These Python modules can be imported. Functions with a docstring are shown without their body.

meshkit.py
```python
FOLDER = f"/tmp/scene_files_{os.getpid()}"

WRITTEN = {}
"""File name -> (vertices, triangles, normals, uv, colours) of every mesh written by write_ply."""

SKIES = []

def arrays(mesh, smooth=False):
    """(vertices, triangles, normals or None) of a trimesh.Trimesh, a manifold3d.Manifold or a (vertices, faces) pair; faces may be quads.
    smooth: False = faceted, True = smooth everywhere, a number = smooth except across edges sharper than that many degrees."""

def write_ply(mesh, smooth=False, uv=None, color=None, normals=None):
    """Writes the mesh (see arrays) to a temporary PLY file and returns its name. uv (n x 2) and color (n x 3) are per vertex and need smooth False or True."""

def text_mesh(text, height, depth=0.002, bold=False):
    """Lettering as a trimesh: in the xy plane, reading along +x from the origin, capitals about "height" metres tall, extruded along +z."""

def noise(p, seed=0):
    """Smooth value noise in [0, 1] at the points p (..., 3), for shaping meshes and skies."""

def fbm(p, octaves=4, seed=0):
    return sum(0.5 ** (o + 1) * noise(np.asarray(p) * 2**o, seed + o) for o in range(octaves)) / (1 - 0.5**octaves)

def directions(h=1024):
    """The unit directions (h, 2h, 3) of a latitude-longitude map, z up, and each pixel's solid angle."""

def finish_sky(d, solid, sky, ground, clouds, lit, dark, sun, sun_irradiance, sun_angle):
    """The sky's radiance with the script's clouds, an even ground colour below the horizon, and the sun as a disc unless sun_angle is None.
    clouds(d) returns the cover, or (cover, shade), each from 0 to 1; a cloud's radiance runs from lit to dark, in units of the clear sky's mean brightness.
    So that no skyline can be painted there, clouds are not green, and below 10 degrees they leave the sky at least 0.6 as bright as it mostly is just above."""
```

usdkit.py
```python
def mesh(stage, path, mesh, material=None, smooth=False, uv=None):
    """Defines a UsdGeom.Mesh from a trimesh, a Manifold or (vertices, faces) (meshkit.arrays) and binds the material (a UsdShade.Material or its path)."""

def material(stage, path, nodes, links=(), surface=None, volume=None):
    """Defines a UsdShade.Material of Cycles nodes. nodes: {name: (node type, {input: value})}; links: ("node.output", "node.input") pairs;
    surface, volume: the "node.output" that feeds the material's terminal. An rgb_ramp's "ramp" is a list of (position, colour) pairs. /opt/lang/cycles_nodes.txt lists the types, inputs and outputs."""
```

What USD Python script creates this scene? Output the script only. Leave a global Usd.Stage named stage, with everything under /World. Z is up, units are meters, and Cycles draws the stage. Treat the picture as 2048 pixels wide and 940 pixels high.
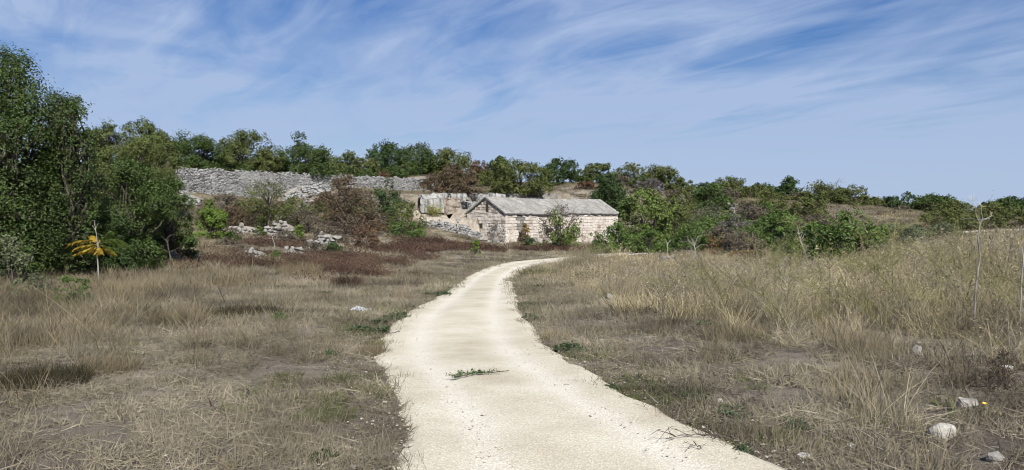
import math, numpy as np, trimesh
import usdkit
from meshkit import noise, fbm
from pxr import Usd, UsdGeom, UsdLux, UsdShade, Gf, Sdf, Vt

stage = Usd.Stage.CreateInMemory()
UsdGeom.SetStageUpAxis(stage, 'Z'); UsdGeom.SetStageMetersPerUnit(stage, 1.0)
UsdGeom.Xform.Define(stage, '/World'); UsdGeom.Scope.Define(stage, '/World/Looks')

# ------------------------------------------------------------------ camera
EYE, FPX, PITCH = 1.65, 1500.0, math.atan(45 / 1500.0)
cam = UsdGeom.Camera.Define(stage, '/World/camera')
cam.AddTranslateOp().Set(Gf.Vec3d(0, 0, EYE)); cam.AddRotateXOp().Set(90 - math.degrees(PITCH))
cam.CreateHorizontalApertureAttr(36.0); cam.CreateFocalLengthAttr(36.0 * FPX / 2048)
cam.CreateClippingRangeAttr(Gf.Vec2f(0.05, 20000)); cam.CreateExposureAttr(0.78)

# ------------------------------------------------------------------ sky and sun
SUN_AZ, SUN_EL = math.radians(163), math.radians(41)          # azimuth from +y (view) towards +x
SUN_DIR = np.array([math.sin(SUN_AZ) * math.cos(SUN_EL), math.cos(SUN_AZ) * math.cos(SUN_EL), math.sin(SUN_EL)])
sky_mat = usdkit.material(stage, '/World/Looks/sky', {
    'sky': ('sky_texture', {'sky_type': 'single_scattering', 'sun_disc': False, 'sun_elevation': SUN_EL, 'sun_rotation': SUN_AZ, 'altitude': 350.0, 'air_density': 1.0, 'aerosol_density': 0.6, 'ozone_density': 2.5}),
    'tc': ('texture_coordinate', {}), 'sx': ('separate_xyz', {}),
    'zb': ('math', {'math_type': 'add', 'value2': 0.10}), 'zm': ('math', {'math_type': 'maximum', 'value2': 0.02}),
    'px': ('math', {'math_type': 'divide'}), 'py': ('math', {'math_type': 'divide'}), 'cv': ('combine_xyz', {}),
    'mp': ('mapping', {'mapping_type': 'texture', 'rotation': (0, 0, 0.5), 'scale': (0.9, 1.6, 1.0)}),
    'mp2': ('mapping', {'mapping_type': 'texture', 'rotation': (0, 0, 0.62), 'scale': (1.0, 3.4, 1.0), 'location': (3.1, 1.7, 0)}),
    'mp3': ('mapping', {'mapping_type': 'texture', 'rotation': (0, 0, 0.3), 'scale': (1.0, 1.8, 1.0), 'location': (8.3, 4.2, 0)}),
    'n1': ('noise_texture', {'scale': 1.15, 'detail': 6.0, 'roughness': 0.54, 'distortion': 0.8}),
    'n2': ('noise_texture', {'scale': 4.2, 'detail': 6.0, 'roughness': 0.56, 'distortion': 0.9}),
    'n3': ('noise_texture', {'scale': 0.62, 'detail': 4.0, 'roughness': 0.5, 'distortion': 0.3}),
    'r1': ('map_range', {'from_min': 0.30, 'from_max': 0.68, 'to_min': 0.0, 'to_max': 0.78, 'clamp': True}),
    'r2': ('map_range', {'from_min': 0.40, 'from_max': 0.72, 'to_min': 0.0, 'to_max': 0.42, 'clamp': True}),
    'r3': ('map_range', {'from_min': 0.40, 'from_max': 0.60, 'to_min': 0.45, 'to_max': 1.0, 'clamp': True}),
    'a1': ('math', {'math_type': 'add'}), 'a2': ('math', {'math_type': 'multiply'}), 
    'hz': ('map_range', {'range_type': 'smoothstep', 'from_min': 0.0, 'from_max': 0.25, 'to_min': 0.82, 'to_max': 0.06, 'clamp': True}),
    'a3': ('math', {'math_type': 'add', 'use_clamp': True}),
    'mn': ('math', {'math_type': 'minimum', 'value2': 0.9}),
    'hs': ('hsv', {'hue': 0.516, 'saturation': 1.5, 'value': 0.72}),
    'mix': ('mix_color', {'blend_type': 'mix', 'b': (3.5, 4.42, 6.3), 'use_clamp': False}),
    'bg': ('background_shader', {'strength': 0.07})},
    [('tc.generated', 'sx.vector'), ('sx.z', 'zb.value1'), ('zb.value', 'zm.value1'), ('sx.x', 'px.value1'), ('zm.value', 'px.value2'), ('sx.y', 'py.value1'), ('zm.value', 'py.value2'),
     ('px.value', 'cv.x'), ('py.value', 'cv.y'), ('cv.vector', 'mp.vector'), ('cv.vector', 'mp2.vector'), ('cv.vector', 'mp3.vector'),
     ('mp.vector', 'n1.vector'), ('mp2.vector', 'n2.vector'), ('mp3.vector', 'n3.vector'), ('n1.fac', 'r1.value'), ('n2.fac', 'r2.value'), ('n3.fac', 'r3.value'),
     ('r1.result', 'a1.value1'), ('r2.result', 'a1.value2'), ('a1.value', 'a2.value1'), ('r3.result', 'a2.value2'), ('sx.z', 'hz.value'), ('a2.value', 'a3.value1'), ('hz.result', 'a3.value2'), ('a3.value', 'mn.value1'),
     ('sky.color', 'hs.color'), ('hs.color', 'mix.a'), ('mn.value', 'mix.fac'), ('mix.result', 'bg.color')], surface='bg.background')
dome = UsdLux.DomeLight.Define(stage, '/World/sky')
UsdShade.MaterialBindingAPI.Apply(dome.GetPrim()).Bind(sky_mat)
dome.GetPrim().SetCustomDataByKey('kind', 'structure')
sun = UsdLux.DistantLight.Define(stage, '/World/sun')
sun.CreateIntensityAttr(1.2); sun.CreateAngleAttr(0.53); sun.CreateColorAttr(Gf.Vec3f(1.0, 0.955, 0.875)); sun.CreateNormalizeAttr(True)
sun.AddTransformOp().Set(Gf.Matrix4d().SetRotate(Gf.Rotation(Gf.Vec3d(0, 0, 1), Gf.Vec3d(*SUN_DIR.tolist()))))

# ------------------------------------------------------------------ helpers
taken = {}
def numbered(path):
    n = taken.get(path, -1) + 1; taken[path] = n
    return path if n == 0 else f'{path}_{n:03d}'
def tag(p, label=None, cat=None, group=None, kind=None):
    p = p.GetPrim() if hasattr(p, 'GetPrim') else p
    for k, v in (('label', label), ('category', cat), ('group', group), ('kind', kind)):
        if v: p.SetCustomDataByKey(k, v)
    return p
def thing(name, label, cat, loc=(0, 0, 0), rz=0.0, group=None):
    x = UsdGeom.Xform.Define(stage, numbered('/World/' + name))
    x.AddTranslateOp().Set(Gf.Vec3d(*map(float, loc)))
    if rz: x.AddRotateZOp().Set(math.degrees(rz))
    return tag(x, label, cat, group)
def part(name, mesh, mat, parent='/World', smooth=False, **kw):
    parent = parent if isinstance(parent, str) else str(parent.GetPath())
    m = usdkit.mesh(stage, numbered(parent + '/' + name), mesh, mat, smooth=smooth)
    return tag(m, **kw) if kw else m.GetPrim()
R = lambda s: np.random.default_rng(s)
def lerp(a, b, t): return a + (b - a) * t
def sstep(t): t = np.clip(t, 0, 1); return t * t * (3 - 2 * t)
def unit(v): return v / np.maximum(np.linalg.norm(v, axis=-1, keepdims=True), 1e-9)
CP_, SP_ = math.cos(PITCH), math.sin(PITCH)
def ray(u, v):                       # direction of photo pixel (2048 x 940) with y component 1
    a, b = (u - 1024) / FPX, (470 - v) / FPX
    d = np.array([a, CP_ + b * SP_, -SP_ + b * CP_])
    return d / d[1]
def at(u, v, Y): return np.array([0, 0, EYE]) + ray(u, v) * Y
PXM = lambda Y: Y / FPX              # metres per photo pixel at depth Y

# ------------------------------------------------------------------ terrain
TW0, TW1 = at(346, 388, 65)[:2], at(856, 380, 95)[:2]            # terrace wall line
QL0, QL1 = np.array([-9.6, 65.5]), np.array([7.4, 83.5])         # quarry ledge line
def line_step(x, y, p0, p1, hgt, fade0, fade1, width):
    d = p1 - p0; L = np.hypot(*d); d = d / L; n = np.array([-d[1], d[0]])
    t = ((x - p0[0]) * d[0] + (y - p0[1]) * d[1]) / L
    s = (x - p0[0]) * n[0] + (y - p0[1]) * n[1]
    return hgt * sstep((s - .85) / width) * sstep((t + fade0) / fade0) * sstep((1 + fade1 - t) / fade1)
def steps(x, y):
    return line_step(x, y, TW0, TW1, 1.6, 0.8, 0.25, 0.9) + line_step(x, y, QL0, QL1, 2.0, 0.25, 0.2, 0.9)
CPS = [at(*c) for c in [(1180, 930, 4.8), (950, 700, 10.3), (940, 600, 18), (975, 560, 30), (1080, 520, 45), (0, 940, 4.7), (0, 700, 9.3), (0, 560, 21), (300, 520, 28),
    (500, 512, 35), (640, 497, 42), (530, 472, 46), (415, 470, 44), (350, 390, 63.5), (600, 384, 78.5), (856, 382, 93), (500, 430, 56), (700, 440, 56), (700, 475, 49), (870, 447, 64), (1010, 487, 60),
    (1235, 482, 72), (900, 481, 55), (1230, 506, 50), (1400, 500, 50), (1500, 490, 48), (1200, 585, 19), (1300, 540, 28), (1500, 560, 22), (1700, 530, 22), (2048, 650, 10), (1890, 893, 5),
    (2048, 500, 25), (1770, 433, 65), (1920, 457, 50), (1600, 413, 72), (1450, 405, 80), (1150, 393, 86), (1150, 370, 96), (1080, 372, 102), (1300, 380, 100), (1500, 403, 95), (1850, 443, 85), (2030, 450, 80), (1040, 391, 79), (900, 391, 73)]]
CPS += [np.array(p, float) for p in [(0, 0, 0), (-3, 0, 0), (3, 0, .05), (0, -10, .2), (-12, -10, .2), (12, -10, .3), (-32.5, 78, 5.0), (-30, 95, 5.3), (-22, 90, 5.2), (-46, 78, 5.1), (-62, 90, 5.3), (-44, 112, 5.7), (-22, 110, 5.6), (-10, 112, 5.6), (-90, 160, 7), (-30, 150, 6.3), (0, 170, 5.5), (90, 160, -.5), (140, 100, -1), (-110, 60, 6), (-60, 30, 2), (60, 25, 1.2), (60, -30, .5), (-60, -30, .5), (-36, 62, 3.6)]]
CPS = np.array(CPS)
def tps_k(a, b):
    r2 = ((a[:, None, :] - b[None]) ** 2).sum(-1)
    return 0.5 * r2 * np.log(np.maximum(r2, 1e-9))
_n = len(CPS); _A = np.zeros((_n + 3, _n + 3)); _A[:_n, :_n] = tps_k(CPS[:, :2] / 20, CPS[:, :2] / 20) + 0.01 * np.eye(_n)
_P = np.c_[np.ones(_n), CPS[:, :2] / 20]; _A[:_n, _n:] = _P; _A[_n:, :_n] = _P.T
_w = np.linalg.solve(_A, np.r_[CPS[:, 2] - steps(CPS[:, 0], CPS[:, 1]), 0, 0, 0])
def H0(x, y):
    x, y = np.broadcast_arrays(np.asarray(x, float), np.asarray(y, float)); shp = x.shape
    x, y = x.ravel(), y.ravel(); out = np.empty(len(x))
    for i in range(0, len(x), 20000):
        q = np.c_[x[i:i + 20000], y[i:i + 20000]] / 20
        out[i:i + 20000] = tps_k(q, CPS[:, :2] / 20) @ _w[:_n] + _w[_n] + q @ _w[_n + 1:]
    out = out + steps(x, y)
    r = np.hypot(x, y - 20); f = sstep((r - 130) / 130)
    return (out * (1 - f) + f * (-2.5 - 0.002 * (r - 130))).reshape(shp)
def hit(u, v, lo=3.0, hi=120.0):     # where the photo's ray meets the ground
    Y = np.geomspace(lo, hi, 900); d = ray(u, v)
    g = EYE + d[2] * Y - H0(d[0] * Y, Y)
    k = int(np.argmax(g < 0)) or len(Y) - 1
    y = Y[k - 1] + (Y[k] - Y[k - 1]) * g[k - 1] / max(g[k - 1] - g[k], 1e-9)
    return np.array([d[0] * y, y, EYE + d[2] * y])

# ------------------------------------------------------------------ road edges, traced on the ground
LE = [(790, 1100), (797, 940), (812, 880), (806, 820), (785, 770), (758, 728), (765, 690), (785, 650), (832, 618), (888, 587), (930, 558), (985, 533), (1040, 522.5), (1085, 519.0)]
RE = [(1900, 1100), (1572, 940), (1430, 872), (1300, 815), (1215, 765), (1140, 722), (1090, 690), (1068, 655), (1046, 628), (1034, 600), (1028, 562), (1045, 541), (1085, 529), (1140, 523.2)]
PL, PR = np.array([hit(u, v, 2.0) for u, v in LE])[:, :2], np.array([hit(u, v, 2.0) for u, v in RE])[:, :2]
PL = np.vstack([PL[:1] * [1, 0] + [0, -6], PL, [(9, 50.5), (16, 49.5), (30, 45), (50, 38)]])
PR = np.vstack([PR[:1] * [1, 0] + [0.2, -6], PR, [(9, 47.2), (16, 46.3), (29, 42), (48, 35.5)]])
def resample(p, n):
    from scipy.interpolate import PchipInterpolator
    s = np.r_[0, np.cumsum(np.hypot(*np.diff(p, axis=0).T))]
    return PchipInterpolator(s / s[-1], p)(np.linspace(0, 1, n)) if n else None
def curve(P, Q, n):                  # both edges share one parameter, so that rungs stay across the road
    from scipy.interpolate import PchipInterpolator
    c = (P + Q) / 2; s = np.r_[0, np.cumsum(np.hypot(*np.diff(c, axis=0).T))]
    tt = np.linspace(0, 1, n) ** 1.25 * s[-1]
    return PchipInterpolator(s, P)(tt), PchipInterpolator(s, Q)(tt)
NR = 420
EL, ER = curve(PL, PR, NR)
from shapely.geometry import Polygon, Point
import shapely
ROAD = Polygon(np.vstack([EL, ER[::-1]])).buffer(0)
shapely.prepare(ROAD)
def road_dist(x, y):                 # signed distance to the road's edge, negative on the road
    p = shapely.points(np.c_[np.ravel(x), np.ravel(y)])
    d = shapely.distance(ROAD, p); ins = shapely.contains(ROAD, p)
    if ins.any(): d[ins] = -shapely.distance(ROAD.exterior, p[ins])
    return d.reshape(np.shape(x))
def bumps(x, y):
    p = np.stack([x, y, np.zeros_like(x)], -1)
    return 0.10 * (fbm(p / 1.7, 3, 3) - .5) + 0.22 * (fbm(p / 6.5, 2, 9) - .5)
def H(x, y, rd=None):
    x, y = np.asarray(x, float), np.asarray(y, float)
    if rd is None: rd = np.where(np.hypot(x, y) < 75, road_dist(x, y), 9.0)
    return H0(x, y) + bumps(x, y) * sstep((rd + .1) / 1.5) * np.clip(1.6 - np.hypot(x, y) / 150, 0, 1)

# ------------------------------------------------------------------ materials
def ramp_mat(name, cols, rough=0.8, translucent=0.0, spec=0.25, noise_scale=None, noise_amt=0.35, pos_scale=None, pos_cols=None, rnd='island', obj_amt=0.0):
    nodes = {'g': ('geometry', {}), 'r': ('rgb_ramp', {'ramp': cols}), 'p': ('principled_bsdf', {'roughness': rough, 'specular_ior_level': spec})}
    links = [('g.random_per_island', 'r.fac')]; c = 'r.color'
    if pos_cols:                     # patches by place
        nodes |= {'pn': ('noise_texture', {'scale': pos_scale, 'detail': 3.0}), 'pr': ('rgb_ramp', {'ramp': pos_cols}), 'pm': ('mix_color', {'blend_type': 'multiply', 'fac': 1.0, 'use_clamp': False})}
        links += [('g.position', 'pn.vector'), ('pn.fac', 'pr.fac'), (c, 'pm.a'), ('pr.color', 'pm.b')]; c = 'pm.result'
    if obj_amt:
        nodes |= {'oi': ('object_info', {}), 'om': ('map_range', {'to_min': 1 - obj_amt, 'to_max': 1 + obj_amt}), 'oc': ('vector_math', {'math_type': 'scale'})}
        links += [('oi.random', 'om.value'), (c, 'oc.vector1'), ('om.result', 'oc.scale')]; c = 'oc.vector'
    links.append((c, 'p.base_color')); surf = 'p.BSDF'
    if translucent:
        nodes |= {'t': ('translucent_bsdf', {}), 'm': ('mix_closure', {'fac': translucent})}
        links += [(c, 't.color'), ('p.BSDF', 'm.closure1'), ('t.BSDF', 'm.closure2')]; surf = 'm.closure'
    return usdkit.material(stage, '/World/Looks/' + name, nodes, links, surface=surf)
def leaf_mat(name, a, b, c, extra=None, extra_at=0.93, pos=(0.6, 1.25), scale=0.9):
    cols = [(0, a), (0.5, b), (0.85, c)]
    if extra: cols += [(extra_at - .01, c), (extra_at, extra), (1, extra)]
    return ramp_mat(name, cols, rough=0.55, translucent=0.22, spec=0.35, pos_scale=scale, pos_cols=[(0.3, (pos[0],) * 3), (0.7, (pos[1],) * 3)])
M = {}
M['oak'] = leaf_mat('oak_leaf', (0.049, 0.079, 0.016), (0.090, 0.130, 0.027), (0.166, 0.199, 0.054), (0.243, 0.214, 0.080), .95)
M['oak_light'] = leaf_mat('light_oak_leaf', (0.086, 0.110, 0.030), (0.135, 0.161, 0.046), (0.208, 0.214, 0.068), (0.295, 0.230, 0.091), .93)
M['oak_olive'] = leaf_mat('olive_leaf', (0.088, 0.106, 0.026), (0.132, 0.150, 0.041), (0.184, 0.190, 0.058), (0.250, 0.172, 0.060), .92)
M['oak_dark'] = leaf_mat('dark_oak_leaf', (0.034, 0.064, 0.014), (0.066, 0.107, 0.022), (0.108, 0.153, 0.037))
M['brown'] = leaf_mat('brown_leaf', (0.095, 0.068, 0.036), (0.142, 0.095, 0.051), (0.189, 0.128, 0.074), (0.121, 0.128, 0.054), .88)
M['russet'] = leaf_mat('russet_leaf', (0.115, 0.068, 0.034), (0.176, 0.101, 0.054), (0.216, 0.135, 0.074), (0.135, 0.135, 0.054), .85)
M['greybrown'] = leaf_mat('grey_brown_leaf', (0.115, 0.097, 0.068), (0.155, 0.135, 0.095), (0.216, 0.189, 0.135), (0.149, 0.155, 0.068), .85)
M['grey'] = leaf_mat('grey_twig_leaf', (0.135, 0.121, 0.111), (0.189, 0.173, 0.159), (0.257, 0.236, 0.216))
M['fig'] = leaf_mat('fig_leaf', (0.104, 0.147, 0.030), (0.182, 0.224, 0.051), (0.290, 0.309, 0.085), (0.621, 0.465, 0.085), .9)
M['bright'] = leaf_mat('bright_leaf', (0.112, 0.172, 0.026), (0.176, 0.252, 0.039), (0.240, 0.305, 0.065))
M['bramble'] = leaf_mat('bramble_leaf', (0.076, 0.124, 0.025), (0.132, 0.190, 0.037), (0.206, 0.248, 0.074), (0.412, 0.314, 0.122), .92)
M['autumn'] = leaf_mat('autumn_leaf', (0.203, 0.135, 0.047), (0.270, 0.189, 0.068), (0.189, 0.176, 0.061), (0.432, 0.297, 0.068), .85)
M['greygreen'] = leaf_mat('grey_green_leaf', (0.115, 0.135, 0.068), (0.162, 0.182, 0.101), (0.216, 0.223, 0.135), (0.270, 0.230, 0.135), .9)
M['juniper'] = leaf_mat('juniper_leaf', (0.045, 0.079, 0.023), (0.077, 0.119, 0.036), (0.119, 0.166, 0.054))
M['fennel'] = leaf_mat('fennel_leaf', (.19, .185, .07), (.27, .25, .10), (.36, .32, .15), (.42, .33, .08), .9)
M['yellow'] = leaf_mat('yellow_leaf', (.36, .25, .03), (.46, .33, .045), (.34, .31, .05))
M['yellowgreen'] = leaf_mat('yellow_green_leaf', (.11, .16, .03), (.17, .21, .04), (.26, .27, .06))
M['weed'] = leaf_mat('weed_leaf', (.04, .07, .026), (.065, .1, .04), (.1, .14, .06))
def bark(name, a, b):
    return usdkit.material(stage, '/World/Looks/' + name, {'g': ('geometry', {}), 'mp': ('mapping', {'scale': (1, 1, .3)}), 'n': ('noise_texture', {'scale': 14.0, 'detail': 5.0}), 'r': ('rgb_ramp', {'ramp': [(.3, a), (.7, b)]}),
        'b': ('bump', {'strength': .6, 'distance': .02}), 'p': ('principled_bsdf', {'roughness': .9, 'specular_ior_level': .1})},
        [('g.position', 'mp.vector'), ('mp.vector', 'n.vector'), ('n.fac', 'r.fac'), ('r.color', 'p.base_color'), ('n.fac', 'b.height'), ('b.normal', 'p.normal')], surface='p.BSDF')
M['bark'] = bark('bark', (.045, .038, .032), (.12, .105, .09))
M['palebark'] = bark('pale_bark', (.22, .2, .18), (.42, .4, .37))
M['twig'] = bark('twig_bark', (.075, .058, .048), (.16, .125, .105))
M['darktwig'] = bark('dark_twig_bark', (.05, .04, .035), (.1, .08, .07))
M['strawstem'] = bark('straw_stem', (.3, .25, .15), (.5, .43, .28))

def stone(name, cols, scale=2.2, streak=None, lichen=None, bump=.5, blotch=(.78, 1.1)):
    nodes = {'g': ('geometry', {}), 'n': ('noise_texture', {'scale': scale, 'detail': 9.0, 'roughness': .65}), 'r': ('rgb_ramp', {'ramp': cols}),
             'n2': ('noise_texture', {'scale': scale * 7, 'detail': 5.0, 'roughness': .7}), 'v': ('map_range', {'from_min': .3, 'from_max': .7, 'to_min': .72, 'to_max': 1.12}),
             'i': ('map_range', {'to_min': blotch[0], 'to_max': blotch[1]}), 'ml': ('math', {'math_type': 'multiply'}), 's': ('vector_math', {'math_type': 'scale'}),
             'b': ('bump', {'strength': bump, 'distance': .03}), 'p': ('principled_bsdf', {'roughness': .92, 'specular_ior_level': .15})}
    links = [('g.position', 'n.vector'), ('n.fac', 'r.fac'), ('g.position', 'n2.vector'), ('n2.fac', 'v.value'), ('g.random_per_island', 'i.value'), ('v.result', 'ml.value1'), ('i.result', 'ml.value2'), ('n2.fac', 'b.height'), ('b.normal', 'p.normal')]
    c = 'r.color'
    if streak:                       # dark streaks that water has left down the face
        nodes |= {'sm': ('mapping', {'scale': (2.6, 2.6, .12)}), 'sn': ('noise_texture', {'scale': 1.6, 'detail': 4.0, 'roughness': .6}), 'sr': ('map_range', {'from_min': .48, 'from_max': .62, 'to_min': 0, 'to_max': .85, 'clamp': True}), 'sx': ('mix_color', {'b': streak})}
        links += [('g.position', 'sm.vector'), ('sm.vector', 'sn.vector'), ('sn.fac', 'sr.value'), ('sr.result', 'sx.fac'), (c, 'sx.a')]; c = 'sx.result'
    if lichen:
        nodes |= {'ln': ('noise_texture', {'scale': 5.0, 'detail': 6.0}), 'lr': ('map_range', {'from_min': .58, 'from_max': .66, 'to_min': 0, 'to_max': .75, 'clamp': True}), 'lx': ('mix_color', {'b': lichen})}
        links += [('g.position', 'ln.vector'), ('ln.fac', 'lr.value'), ('lr.result', 'lx.fac'), (c, 'lx.a')]; c = 'lx.result'
    links += [(c, 's.vector1'), ('ml.value', 's.scale'), ('s.vector', 'p.base_color')]
    return usdkit.material(stage, '/World/Looks/' + name, nodes, links, surface='p.BSDF')
M['limestone'] = stone('limestone', [(.3, (.2, .19, .17)), (.55, (.31, .295, .27)), (.75, (.42, .40, .365))], lichen=(.22, .2, .17))
M['drystone'] = stone('dry_stone', [(.3, (.27, .27, .262)), (.55, (.385, .385, .376)), (.75, (.49, .488, .476))], scale=1.2, blotch=(.7, 1.1))
M['quarry'] = stone('quarry_face', [(.3, (.27, .265, .25)), (.55, (.40, .395, .375)), (.75, (.52, .51, .48))], scale=1.2, streak=(.13, .135, .14))
M['quarry_brown'] = stone('broken_rock_face', [(.3, (.22, .185, .15)), (.5, (.37, .32, .27)), (.75, (.52, .475, .42))], scale=1.6, streak=(.15, .11, .09))
M['masonry'] = stone('house_masonry', [(.3, (.36, .31, .26)), (.45, (.54, .485, .43)), (.6, (.66, .61, .55)), (.75, (.72, .685, .63))], scale=.8, blotch=(.84, 1.06))
M['masonry_grey'] = stone('stained_masonry', [(.3, (.17, .165, .155)), (.55, (.26, .255, .24)), (.75, (.36, .35, .33))], scale=1.7)
M['masonry_brown'] = stone('brown_stained_masonry', [(.3, (.28, .225, .18)), (.55, (.40, .335, .27)), (.75, (.5, .43, .36))], scale=1.9)
M['mortar'] = stone('mortar', [(.3, (.26, .235, .2)), (.6, (.36, .33, .285)), (.75, (.42, .385, .33))], scale=3.0)
M['roofslab'] = stone('roof_slab', [(.3, (.2, .19, .175)), (.5, (.3, .29, .27)), (.72, (.42, .405, .375))], scale=.9, blotch=(.86, 1.08), bump=.5, streak=(.19, .185, .17))
M['palerock'] = stone('pale_rock', [(.3, (.2, .195, .18)), (.55, (.3, .29, .27)), (.75, (.42, .405, .38))], scale=5, lichen=(.3, .28, .24))
M['fieldstone'] = stone('field_stone', [(.3, (.36, .35, .31)), (.55, (.52, .505, .46)), (.75, (.62, .605, .56))], scale=7, lichen=(.27, .25, .2))
M['rocky_soil'] = stone('rocky_soil', [(.3, (.27, .22, .165)), (.5, (.4, .35, .285)), (.72, (.52, .47, .4))], scale=1.3)
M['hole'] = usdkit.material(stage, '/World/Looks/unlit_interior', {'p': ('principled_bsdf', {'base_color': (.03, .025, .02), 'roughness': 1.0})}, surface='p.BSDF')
M['bag'] = usdkit.material(stage, '/World/Looks/pale_plastic', {'p': ('principled_bsdf', {'base_color': (.34, .37, .4), 'roughness': .5})}, surface='p.BSDF')
M['petal'] = usdkit.material(stage, '/World/Looks/yellow_petal', {'p': ('principled_bsdf', {'base_color': (.85, .5, .01), 'roughness': .6})}, surface='p.BSDF')

ground_mat = usdkit.material(stage, '/World/Looks/ground', {
    'g': ('geometry', {}), 'n1': ('noise_texture', {'scale': .33, 'detail': 5.0, 'roughness': .6}), 'n2': ('noise_texture', {'scale': 5.5, 'detail': 8.0, 'roughness': .72}), 'n3': ('noise_texture', {'scale': 60.0, 'detail': 4.0, 'roughness': .7}),
    'r1': ('rgb_ramp', {'ramp': [(.32, (.12, .1, .08)), (.46, (.18, .155, .125)), (.58, (.25, .22, .175)), (.72, (.33, .285, .22))]}),
    'r2': ('map_range', {'from_min': .3, 'from_max': .7, 'to_min': .6, 'to_max': 1.35}), 'r3': ('map_range', {'from_min': .3, 'from_max': .7, 'to_min': .55, 'to_max': 1.4}),
    'm': ('math', {'math_type': 'multiply'}), 's': ('vector_math', {'math_type': 'scale'}), 'bh': ('math', {'math_type': 'add'}),
    'b': ('bump', {'strength': .9, 'distance': .05}), 'p': ('principled_bsdf', {'roughness': .95, 'specular_ior_level': .1})},
    [('g.position', 'n1.vector'), ('g.position', 'n2.vector'), ('g.position', 'n3.vector'), ('n1.fac', 'r1.fac'), ('n2.fac', 'r2.value'), ('n3.fac', 'r3.value'), ('r2.result', 'm.value1'), ('r3.result', 'm.value2'),
     ('r1.color', 's.vector1'), ('m.value', 's.scale'), ('s.vector', 'p.base_color'), ('n2.fac', 'bh.value1'), ('n3.fac', 'bh.value2'), ('bh.value', 'b.height'), ('b.normal', 'p.normal')], surface='p.BSDF')
road_mat = usdkit.material(stage, '/World/Looks/gravel_track', {
    'g': ('geometry', {}), 'a': ('attribute', {'attribute': 'rut'}), 'n1': ('noise_texture', {'scale': 1.1, 'detail': 5.0, 'roughness': .6}), 'v': ('voronoi_texture', {'scale': 62.0, 'randomness': 1.0}), 'n2': ('noise_texture', {'scale': 38.0, 'detail': 6.0, 'roughness': .75}),
    'r1': ('rgb_ramp', {'ramp': [(.3, (.48, .43, .325)), (.5, (.575, .53, .42)), (.7, (.65, .61, .505))]}),
    'rr': ('mix_color', {'b': (.74, .70, .615)}), 
    'k': ('map_range', {'from_min': .0, 'from_max': .55, 'to_min': 1.1, 'to_max': .72, 'clamp': True}), 'k2': ('map_range', {'from_min': .3, 'from_max': .7, 'to_min': .8, 'to_max': 1.15, 'clamp': True}),
    'm': ('math', {'math_type': 'multiply'}), 's': ('vector_math', {'math_type': 'scale'}), 'h': ('math', {'math_type': 'add', 'value2': 0.0}), 'h2': ('math', {'math_type': 'subtract'}),
    'b': ('bump', {'strength': .4, 'distance': .008}), 'p': ('principled_bsdf', {'roughness': .95, 'specular_ior_level': .1})},
    [('g.position', 'n1.vector'), ('g.position', 'v.vector'), ('g.position', 'n2.vector'), ('n1.fac', 'r1.fac'), ('r1.color', 'rr.a'), ('a.fac', 'rr.fac'), ('v.distance', 'k.value'), ('n2.fac', 'k2.value'), ('k.result', 'm.value1'), ('k2.result', 'm.value2'),
     ('rr.result', 's.vector1'), ('m.value', 's.scale'), ('s.vector', 'p.base_color'), ('n2.fac', 'h.value1'), ('v.distance', 'h2.value2'), ('h.value', 'h2.value1'), ('h2.value', 'b.height'), ('b.normal', 'p.normal')], surface='p.BSDF')

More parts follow.
